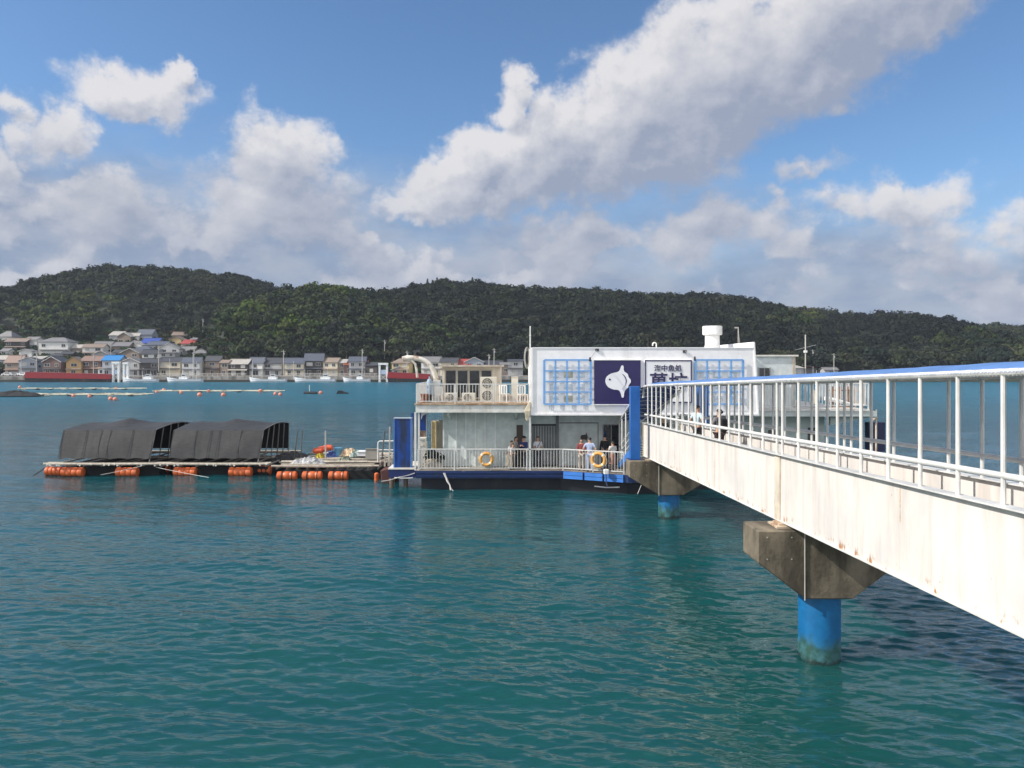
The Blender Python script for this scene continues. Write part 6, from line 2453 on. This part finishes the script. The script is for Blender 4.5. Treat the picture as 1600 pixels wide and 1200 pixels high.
heap('net_heap', 'grey-white heap of netting on the left of the work raft', 'net', 447, 508, 715, 730, 43.8, M('net_grey', (.36, .36, .36), .85, var=.5, scale=6), 1, 1.2, 'heaps of netting on the work raft')
heap('net_heap', 'dark heap of netting beside the open end of the right net raft', 'net', 420, 485, 706, 722, 46.5, M('net_dark', (.05, .05, .05), .9, var=.5, scale=6), 2, 1.4, 'heaps of netting on the work raft')
heap('net_heap', 'greenish heap of netting in the middle of the work raft', 'net', 524, 548, 713, 725, 44.6, M('net_green', (.18, .20, .15), .9, var=.6, scale=9), 3, .9, 'heaps of netting on the work raft')
heap('yellow_line_coil', 'yellow tangle of line under the orange buoys', 'line', 490, 506, 706, 719, 46, M('line_yellow', (.46, .36, .05), .8, var=.5, scale=9), 4, .6)
heap('sack_heap', 'blue and white sacks in the middle of the work raft', 'sacks', 505, 526, 705, 717, 46.4, M('sack_blue', (.10, .16, .42), .7, var=.5, scale=6), 5, .8)
heap('sheet_bundle', 'pale orange and cream bundle of plastic sheets on the work raft', 'sheets', 529, 558, 700, 713, 46.6, M('sheet_cream', (.58, .43, .28), .7, var=.45, scale=5), 6, .8)
heap('sheet_bundle', 'grey-green lump of net right of the cream bundle', 'net', 546, 562, 703, 714, 46.2, M('net_greygreen', (.20, .26, .24), .8, var=.5, scale=6), 8, .8)
plain('foam_box', 'white foam box right of the sheet bundle on the work raft', 'box', lambda m: (m.bx(xc(558, 46), xc(571.5, 46), 46, 46.6, zc(713, 46), zc(707, 46)), m.bx(xc(557.6, 46), xc(572, 46), 45.97, 46.63, zc(706.9, 46), zc(705, 46))), M('foam_white', (.66, .68, .68), .7), bevel=.015)
plain('buoy_bundle', 'bundle of orange-red buoys on the work raft', 'buoys', lambda m: [m.lathe([(.05, -.32), (.16, -.24), (.18, 0), (.16, .24), (.05, .32)], (xc(497 + 7 * k, 46.3), 46.3 + .1 * k, zc(704 - 2 * k, 46.3)), 14, 'x') for k in range(3)], M('buoy_red_orange', (.60, .10, .04), .5), smooth=True)
plain('blue_tub', 'light blue tub at the left of the sheet bundle on the work raft', 'tub', lambda m: m.lathe([(.17, 0), (.22, .5), (.24, .52), (.2, .52)], (xc(528, 46.8), 46.8, zc(713, 46.8)), 14), M('tub_blue', (.12, .32, .50), .5), smooth=True)
plain('board_screen', 'grey board standing upright at the right of the work raft', 'board', lambda m: (m.bx(xc(571, 45.5), xc(592, 45.5), 45.5, 45.56, zc(718, 45.5), zc(702, 45.5)), m.bx(xc(570.5, 45.5), xc(592.5, 45.5), 45.47, 45.6, zc(702, 45.5), zc(701, 45.5))), M('board_grey', (.33, .31, .27), .8))
plain('gas_bottle', 'small brown cylinder standing at the right of the work raft', 'cylinder', lambda m: m.lathe([(.13, 0), (.14, .05), (.14, .5), (.06, .62), (.05, .7)], (xc(596, 43), 43.2, .8), 12), M('bottle_brown', (.17, .13, .11), .6), smooth=True)
plain('wooden_steps', 'pale wooden rail steps beside the tall blue panel', 'steps', lambda m: [m.bar((xc(601 + 4.5 * k, 42.6), 42.6 + .2 * k, .8), (xc(602 + 4.5 * k, 42.6), 42.6 + .2 * k, zc(712 - k, 42.6)), .09, .09) for k in range(4)] + [m.bar((xc(594, 42.6), 42.62, zc(721, 42.6)), (xc(616, 42.6), 43.0, zc(716, 42.6)), .1, .1)], M('pale_planks', (.50, .45, .37)))
plain('red_hull_pontoon', 'dark red float body beside the tall blue panel', 'pontoon', lambda m: m.hexa([(xc(597, 41.8), 41.8, -.3), (xc(618, 41.8), 41.8, -.3), (xc(618, 41.8), 43.2, -.3), (xc(597, 41.8), 43.2, -.3), (xc(594, 41.8), 41.8, .68), (xc(618, 41.8), 41.8, .9), (xc(618, 41.8), 43.2, .9), (xc(594, 41.8), 43.2, .68)]), M('hull_dark_red', (.09, .03, .025), .7), bevel=.04)


# ------------------------------------------------------------------ far shellfish lines
def line_raft(px0, px1, py, label, seed, rows=2, floats=(), spacing=4.2):
    Y = H * F / (py - HY)
    x0, x1 = xc(px0, Y), xc(px1, Y)
    r = thing('oyster_raft', label, 'raft', ((x0 + x1) / 2, Y, 0), group='low pole rafts in the channel')
    rnd = random.Random(seed)
    for k in range(rows):
        m = MB()
        y = Y + k * 2.6
        pts = []
        x = x0
        while x < x1:
            pts.append((x, y, .34 + rnd.uniform(-.05, .05)))
            x += 3
        pts.append((x1, y, .34))
        m.tube(pts, .13, 6)
        m.build('pole', bamboo, r)
    m = MB()
    x = x0 + .5
    while x < x1 - .5:
        m.tube([(x, Y - .8, .46), (x, Y + (rows - 1) * 2.6 + .8, .46)], .08, 5)
        x += spacing * rnd.uniform(.8, 1.2)
    m.build('cross_poles', bamboo, r).name = 'cross_pole_row'
    x = x0 + 1.2
    k = 0
    while x < x1 - 1:
        m = MB()
        m.lathe([(.1, -.6), (.3, -.5), (.34, 0), (.3, .5), (.1, .6)], (x, Y + .5, .1), 10, 'x')
        m.build('barrel_float', black if k % 3 else M('pale_float', (.55, .55, .48), .6), r, smooth=True)
        x += rnd.uniform(3.0, 5.5)
        k += 1
    return r


line_raft(28, 222, 609, 'long pale pole raft at the left of the channel, the farther one', 1)
line_raft(-40, 222, 619, 'long pole raft at the left edge of the channel, the nearer one', 2, 3)
line_raft(238, 440, 613, 'pale pole raft in mid channel before the third boat', 3)
heap('net_pile', 'black pile of nets on the left end of the nearer pole raft', 'net', -30, 54, 610.5, 619, 157, M('net_black', (.014, .015, .016), .9), 9, 4)


def buoy(px, py, label, col=None, s=1.0):
    Y = H * F / (py - HY)
    r = thing('buoy', label, 'buoy', (xc(px, Y), Y, 0), group='orange buoys in the channel')
    m = MB()
    n_ = 9
    m.lathe([(max(.02, .62 * s * math.sin(math.pi * k / n_)), .35 * s - .62 * s * math.cos(math.pi * k / n_)) for k in range(n_ + 1)], (0, 0, 0), 14)
    m.build('buoy_body', col or M('buoy_salmon', (.62, .24, .16), .55), r, local=True, smooth=True)
    m = MB()
    m.lathe([(.07 * s, .9 * s), (.09 * s, 1.0 * s), (.05 * s, 1.06 * s)], (0, 0, 0), 8)
    m.build('buoy_eye', black, r, local=True)


for a, b, lb in ((31, 606.5, 'orange buoy left above the farther pole raft'), (181, 608.5, 'orange buoy on the right part of the farther pole raft'), (115, 620, 'orange buoy at the nearer left pole raft, left of a pair'), (140, 621, 'orange buoy at the nearer left pole raft, nearer the pair'),
                 (173, 625, 'left buoy of the floating pair below the pole rafts'), (180, 625.5, 'right buoy of the floating pair below the pole rafts'), (245, 614, 'orange buoy at the left tip of the mid channel raft'), (256, 611, 'orange buoy behind the left tip of the mid channel raft'),
                 (283, 615, 'orange buoy on the left half of the mid channel raft'), (326, 613, 'orange buoy at the middle of the mid channel raft'), (312, 619, 'orange buoy just below the middle of the mid channel raft'), (349, 619, 'orange buoy below the mid channel raft, right of another'),
                 (407, 613, 'orange buoy on the right half of the mid channel raft'), (430, 617, 'left buoy of the pair at the right tip of the mid channel raft'), (438, 618, 'right buoy of the pair at the right tip of the mid channel raft'), (501, 615.5, 'pink buoy alone beside the small marker float')):
    buoy(a, b, lb, s=.62 + .25 * ((a * 7) % 5) / 5)
Ym = H * F / (615.5 - HY)
r_ = thing('marker_float', 'dark marker float with a thin white mast in the channel', 'marker', (xc(485, Ym), Ym, 0))
m = MB()
m.lathe([(.1, -1.6), (.4, -1.4), (.45, 0), (.4, 1.4), (.1, 1.6)], (0, 0, .15), 12, 'x')
m.build('float_body', black, r_, local=True, smooth=True)
m = MB()
m.tube([(-.2, 0, .4), (-.2, 0, 2.0)], .07, 6)
m.build('marker_mast', white_paint, r_, local=True)
plain('marker_float', 'small dark raft float right of the pink buoy', 'float', lambda m: m.prism([(xc(524, Ym), -.1), (xc(543, Ym), -.1), (xc(542, Ym), .3), (xc(536, Ym), .4), (xc(534, Ym), .75), (xc(528, Ym), .75), (xc(527, Ym), .4)], Ym, Ym + 1.5), black)
# ------------------------------------------------------------------ people
skin_m = M('skin', (.52, .31, .21), .55, var=.06)
hair_m = M('black_hair', (.012, .010, .010), .5)
CLOTH = {}


def cloth(col, var=.12):
    k = 'cloth_%d_%d_%d' % tuple(int(c * 1000) for c in col)
    return M(k, col, .85, var=var, scale=9)


def skin_mesh(name, joints, edges, mat, parent, root=0, sub=2):
    me = bpy.data.meshes.new(name)
    me.from_pydata([j[0] for j in joints], edges, [])
    o = bpy.data.objects.new(name + '_tmp', me)
    COL.objects.link(o)
    mod = o.modifiers.new('s', 'SKIN')
    mod.use_smooth_shade = True
    sv = me.skin_vertices[0].data
    for i, j in enumerate(joints):
        r = j[1] if isinstance(j[1], tuple) else (j[1], j[1])
        sv[i].radius = r
        sv[i].use_root = (i == root)
    ss = o.modifiers.new('d', 'SUBSURF')
    ss.levels = sub
    dg = bpy.context.evaluated_depsgraph_get()
    m2 = bpy.data.meshes.new_from_object(o.evaluated_get(dg))
    bpy.data.objects.remove(o)
    m2.name = name
    m2.materials.clear()
    m2.materials.append(mat)
    for p in m2.polygons:
        p.use_smooth = True
        p.material_index = 0
    r = bpy.data.objects.new(name, m2)
    COL.objects.link(r)
    r.parent = parent
    return r


def person(px, Y, zfloor, height, face, label, top, bottom, hair='short', lean=0.0, arms='front', stance=.0, skirt=False, hat=None, bag=None, short_sleeve=False, strap=None):
    s = height / 1.70
    root = thing('person', label, 'person', (xc(px, Y), Y, zfloor), R(face), None)
    root.scale = (s, s, s)

    def L(x, y, z):
        # lean the upper body forward (local +y is forward) about the hips
        if z > .92:
            a = lean * min(1, (z - .92) / .3)
            dy, dz = y, z - .92
            return (x, dy * math.cos(a) + dz * math.sin(a), .92 + dz * math.cos(a) - dy * math.sin(a))
        return (x, y, z)
    J, E = [], []

    def add(p, r, par=None):
        J.append((L(*p), r))
        if par is not None:
            E.append((par, len(J) - 1))
        return len(J) - 1
    pel = add((0, 0, .95), (.135, .10))
    sp = add((0, 0, 1.13), (.115, .09), pel)
    ch = add((0, .0, 1.33), (.14, .10), sp)
    nk = add((0, -.005, 1.455), .055, ch)
    hd = add((0, .012, 1.54), (.068, .075), nk)
    hm = add((0, .012, 1.61), (.078, .092), hd)
    ht = add((0, .0, 1.675), (.058, .068), hm)
    add((0, .112, 1.585), .012, hm)           # nose
    add((-.083, .0, 1.59), (.012, .02), hm)   # ears
    add((.083, .0, 1.59), (.012, .02), hm)
    sh, el, wr = {}, {}, {}
    for k in (-1, 1):
        a = add((k * .17, -.005, 1.39), .062, ch)
        if arms == 'front':
            p1, p2 = (k * .225, .06, 1.12), (k * .11, .24, 1.08)
        elif arms == 'phone':
            p1, p2 = (k * .22, .10, 1.13), (k * .08, .27, 1.25)
        elif arms == 'hip':
            p1, p2 = (k * .33, -.06, 1.16), (k * .19, .06, .98)
        else:
            p1, p2 = (k * .235, -.02, 1.11), (k * .245, .06, .87)
        b = add(p1, .043, a)
        c = add(p2, .031, b)
        d = Vector(p2) - Vector(p1)
        d.normalize()
        pm = Vector(p2) + d * .07
        q = add(tuple(pm), (.036, .02), c)
        side = d.cross(Vector((0, 1, 0.2))).normalized()
        for f, (off, ln) in enumerate(((-.03, .07), (-.01, .08), (.01, .075), (.03, .06))):
            k1 = add(tuple(pm + side * off + d * .035), .0095, q)
            add(tuple(pm + side * off * 1.1 + d * (.035 + ln * .6) + Vector((0, 0, -.012))), .0085, k1)
        t1 = add(tuple(Vector(p2) + d * .03 + side * .045), .011, q)
        add(tuple(Vector(p2) + d * .075 + side * .062), .009, t1)
        sh[k], el[k], wr[k] = a, b, c
    hipz, leg = {}, {}
    for k in (-1, 1):
        a = add((k * .09, 0, .86), .088, pel)
        b = add((k * .10, .02 + k * stance * .5, .48), .058, a)
        c = add((k * .105, k * stance, .09), .040, b)
        d = add((k * .115, k * stance + .07, .04), (.042, .035), c)
        add((k * .12, k * stance + .16, .03), (.038, .025), d)
        hipz[k], leg[k] = a, (b, c)
    skin_mesh('body', J, E, skin_m, root)
    # clothing grown over the same joints
    T, TE = [], []

    def tadd(i, g, par=None, pos=None):
        r = J[i][1]
        r = tuple(x + g for x in r) if isinstance(r, tuple) else r + g
        T.append((pos or J[i][0], r))
        if par is not None:
            TE.append((par, len(T) - 1))
        return len(T) - 1
    a = tadd(sp, .022)
    h = tadd(pel, .022, a)
    c = tadd(ch, .02, a)
    tadd(nk, .012, c, tuple(Vector(J[ch][0]).lerp(Vector(J[nk][0]), .75)))
    for k in (-1, 1):
        q = tadd(sh[k], .018, c)
        if short_sleeve:
            tadd(el[k], .022, q, tuple(Vector(J[sh[k]][0]).lerp(Vector(J[el[k]][0]), .75)))
        else:
            q2 = tadd(el[k], .018, q)
            tadd(wr[k], .016, q2, tuple(Vector(J[el[k]][0]).lerp(Vector(J[wr[k]][0]), .92)))
    skin_mesh('shirt', T, TE, cloth(top), root, 0)
    T, TE = [], []
    a = tadd(pel, .020, None, (0, 0, .93))
    for k in (-1, 1):
        q = tadd(hipz[k], .016, a)
        q2 = tadd(leg[k][0], .02, q)
        if not skirt:
            tadd(leg[k][1], .028, q2)
    if skirt:
        m = MB()
        m.lathe([(.17, 1.0), (.2, .85), (.25, .42), (.235, .42), (.15, 1.0)], (0, 0, 0), 20)
        o = m.build('skirt', cloth(bottom), root, local=True, smooth=True)
        for v in o.data.vertices:
            v.co.y *= .8
    else:
        skin_mesh('trousers', T, TE, cloth(bottom), root, 0)
    for k in (-1, 1):
        m = MB()
        y0 = k * stance
        m.prism([(y0 - .09, 0), (y0 + .2, 0), (y0 + .19, .05), (y0 + .08, .1), (y0 - .07, .11)], k * .115 - .05, k * .115 + .05, 'yz')
        m.build('shoe', cloth((.05, .045, .045)), root, local=True, bevel=.02)
    # hair: a cap over the crown, longer behind when the person wears it long
    vs, fs = [], []
    n1, n2 = 14, 8
    hc = Vector(L(0, .0, 1.62))
    for i in range(n2 + 1):
        for j in range(n1):
            th = 2 * math.pi * j / n1
            fr = .5 + .5 * math.sin(th)                      # 1 at the forehead
            low = (math.radians(95) if hair == 'short' else math.radians(118)) * (1 - fr) + math.radians(62) * fr
            ph = low * i / n2
            vs.append(hc + Vector((.094 * math.sin(ph) * math.cos(th), .106 * math.sin(ph) * math.sin(th), .104 * math.cos(ph))))
    for i in range(n2):
        for j in range(n1):
            a, b = i * n1 + j, i * n1 + (j + 1) % n1
            fs.append((a, b, b + n1, a + n1))
    if hair == 'long':
        b0 = len(vs)
        for i in range(5):
            t = i / 4
            for j in range(5):
                x = (-.085 + .0425 * j) * (1 - .2 * t)
                vs.append(hc + Vector((x, -.085 - .03 * math.cos((j - 2) * .7) + .03 * t, .0 - .27 * t)))
        for i in range(4):
            for j in range(4):
                a = b0 + i * 5 + j
                fs.append((a, a + 1, a + 6, a + 5))
    if hair == 'bun':
        MB()
        b0 = len(vs)
        for i in range(6):
            for j in range(8):
                ph, th = math.pi * i / 5, 2 * math.pi * j / 8
                vs.append(hc + Vector((.05 * math.sin(ph) * math.cos(th), -.125 + .05 * math.sin(ph) * math.sin(th), -.01 + .05 * math.cos(ph))))
        for i in range(5):
            for j in range(8):
                a, b = b0 + i * 8 + j, b0 + i * 8 + (j + 1) % 8
                fs.append((a, b, b + 8, a + 8))
    MB().add(vs, fs).build('hair', hair_m, root, local=True, smooth=True)
    for k in (-1, 1):
        m = MB()
        e = L(k * .032, .098, 1.61)
        m.lathe([(.004, -.006), (.011, -.003), (.011, .003), (.004, .006)], e, 8, 'y')
        m.build('eye', black, root, local=True)
    m = MB()
    e = L(0, .098, 1.538)
    m.bx(e[0] - .022, e[0] + .022, e[1] - .01, e[1] + .004, e[2] - .005, e[2] + .005)
    m.build('mouth', M('lips', (.32, .12, .10), .5), root, local=True)
    if hat:
        m = MB()
        c = L(0, .0, 1.665)
        m.lathe([(.165, 0), (.165, .012), (.108, .02), (.10, .075), (.07, .10), (.01, .105)], c, 20)
        m.build('hat', cloth(hat), root, local=True, smooth=True)
    if strap:
        m = MB()
        a, b = Vector(L(-.13, .06, 1.42)), Vector(L(.14, .1, 1.0))
        m.tube([a + Vector((0, -.05, .03)), a + Vector((.03, .055, -.03)), a.lerp(b, .5) + Vector((0, .065, 0)), b], .013, 6)
        m.build('bag_strap', cloth(strap), root, local=True)
    if bag:
        m = MB()
        c = L(0, -.19, 1.2)
        m.bx(c[0] - .15, c[0] + .15, c[1] - .09, c[1] + .07, c[2] - .24, c[2] + .2)
        m.build('backpack', cloth(bag), root, local=True, bevel=.05)
    return root


ZD = 1.0
# facing: 0 looks away from the camera, 180 towards it
person(794, 40.2, ZD, 1.50, 250, 'dark-haired person in white top bending to the right at the left end of the group', (.62, .61, .58), (.42, .36, .28), lean=.35, arms='front')
person(799, 40.0, ZD, 1.34, 240, 'small dark-haired person half hidden between two others at the left railing', (.55, .50, .46), (.40, .35, .28), lean=.2)
person(804.5, 40.6, ZD, 1.63, 245, 'long-haired person in grey-white top with a shoulder strap beside the brown door', (.46, .46, .44), (.06, .06, .07), hair='long', lean=.1, strap=(.04, .04, .04))
person(819, 40.2, ZD, 1.66, 150, 'person in navy jacket and black brimmed hat by the gallery post', (.025, .035, .13), (.03, .03, .035), hat=(.02, .02, .022), lean=.06, arms='phone')
person(840.5, 40.4, ZD, 1.65, 185, 'person in white shirt with dark shoulder strap before the barred entrance', (.58, .58, .60), (.035, .04, .06), arms='front', strap=(.03, .03, .04), short_sleeve=True, stance=.08)
person(908.5, 39.6, ZD, 1.62, 170, 'long-haired person in dark red top and cream trousers under the fish plaque', (.22, .05, .05), (.55, .48, .40), hair='long', arms='front')
person(921.5, 39.0, ZD, 1.72, -12, 'person in light blue shirt and pale jeans seen from behind', (.36, .42, .58), (.34, .40, .54), arms='hip', short_sleeve=True)
person(945, 40.3, ZD, 1.72, 10, 'person in black shirt seen from behind before the dark entrance door', (.018, .018, .02), (.05, .05, .055), arms='side')
person(957.5, 39.2, ZD, 1.52, 20, 'person in white short-sleeved top and red-brown skirt near the gangway', (.60, .57, .53), (.30, .14, .09), hair='bun', skirt=True, arms='front', short_sleeve=True)


def on_bridge(px, D):
    t = None
    # the point of the bridge that lies beside distance D and shows in this column
    t = D / ((px - 800) / F - LN)
    return t, B(D, t, -2.2).z


for (px, D, hgt, face, lab, kw) in ((1090, 6.75, 1.68, -60, 'person in pale blue shirt walking on the footbridge', dict(top=(.46, .56, .60), bottom=(.05, .045, .05), arms='hip', stance=.14, short_sleeve=True)),
                                    (1124, 6.75, 1.62, 25, 'person in grey top with black backpack on the footbridge', dict(top=(.17, .165, .17), bottom=(.05, .03, .03), hair='bun', bag=(.015, .015, .017), arms='phone')),):
    t, z = on_bridge(px, D)
    person(px, t, z, hgt, face, lab, **kw)
person(1037, 36.2, 2.33, 1.62, 175, 'dark dressed person coming up the covered gangway', (.05, .045, .045), (.05, .05, .06), arms='front', lean=.1)
person(1027, 37.6, 1.9, 1.58, 170, 'bare-armed person in brown top farther down the covered gangway', (.20, .12, .09), (.25, .20, .16), arms='front', short_sleeve=True)
# ------------------------------------------------------------------ the thin sea air over the bay


def build_haze():
    m = bpy.data.materials.new('sea_air')
    m.use_nodes = True
    n = NT(m.node_tree)
    m.node_tree.nodes.remove(m.node_tree.nodes['Principled BSDF'])
    v = n.new('ShaderNodeVolumePrincipled')
    v.inputs['Color'].default_value = (.70, .80, .95, 1)
    v.inputs['Density'].default_value = 0.00013
    n.l.new(v.outputs[0], m.node_tree.nodes['Material Output'].inputs['Volume'])
    b = MB()
    b.bx(-4100, 4100, -3100, 6100, -9, 120)
    o = b.build('haze', m)
    o['kind'] = 'stuff'
    o['label'] = 'thin bluish sea air between the camera and the hills'


build_haze()
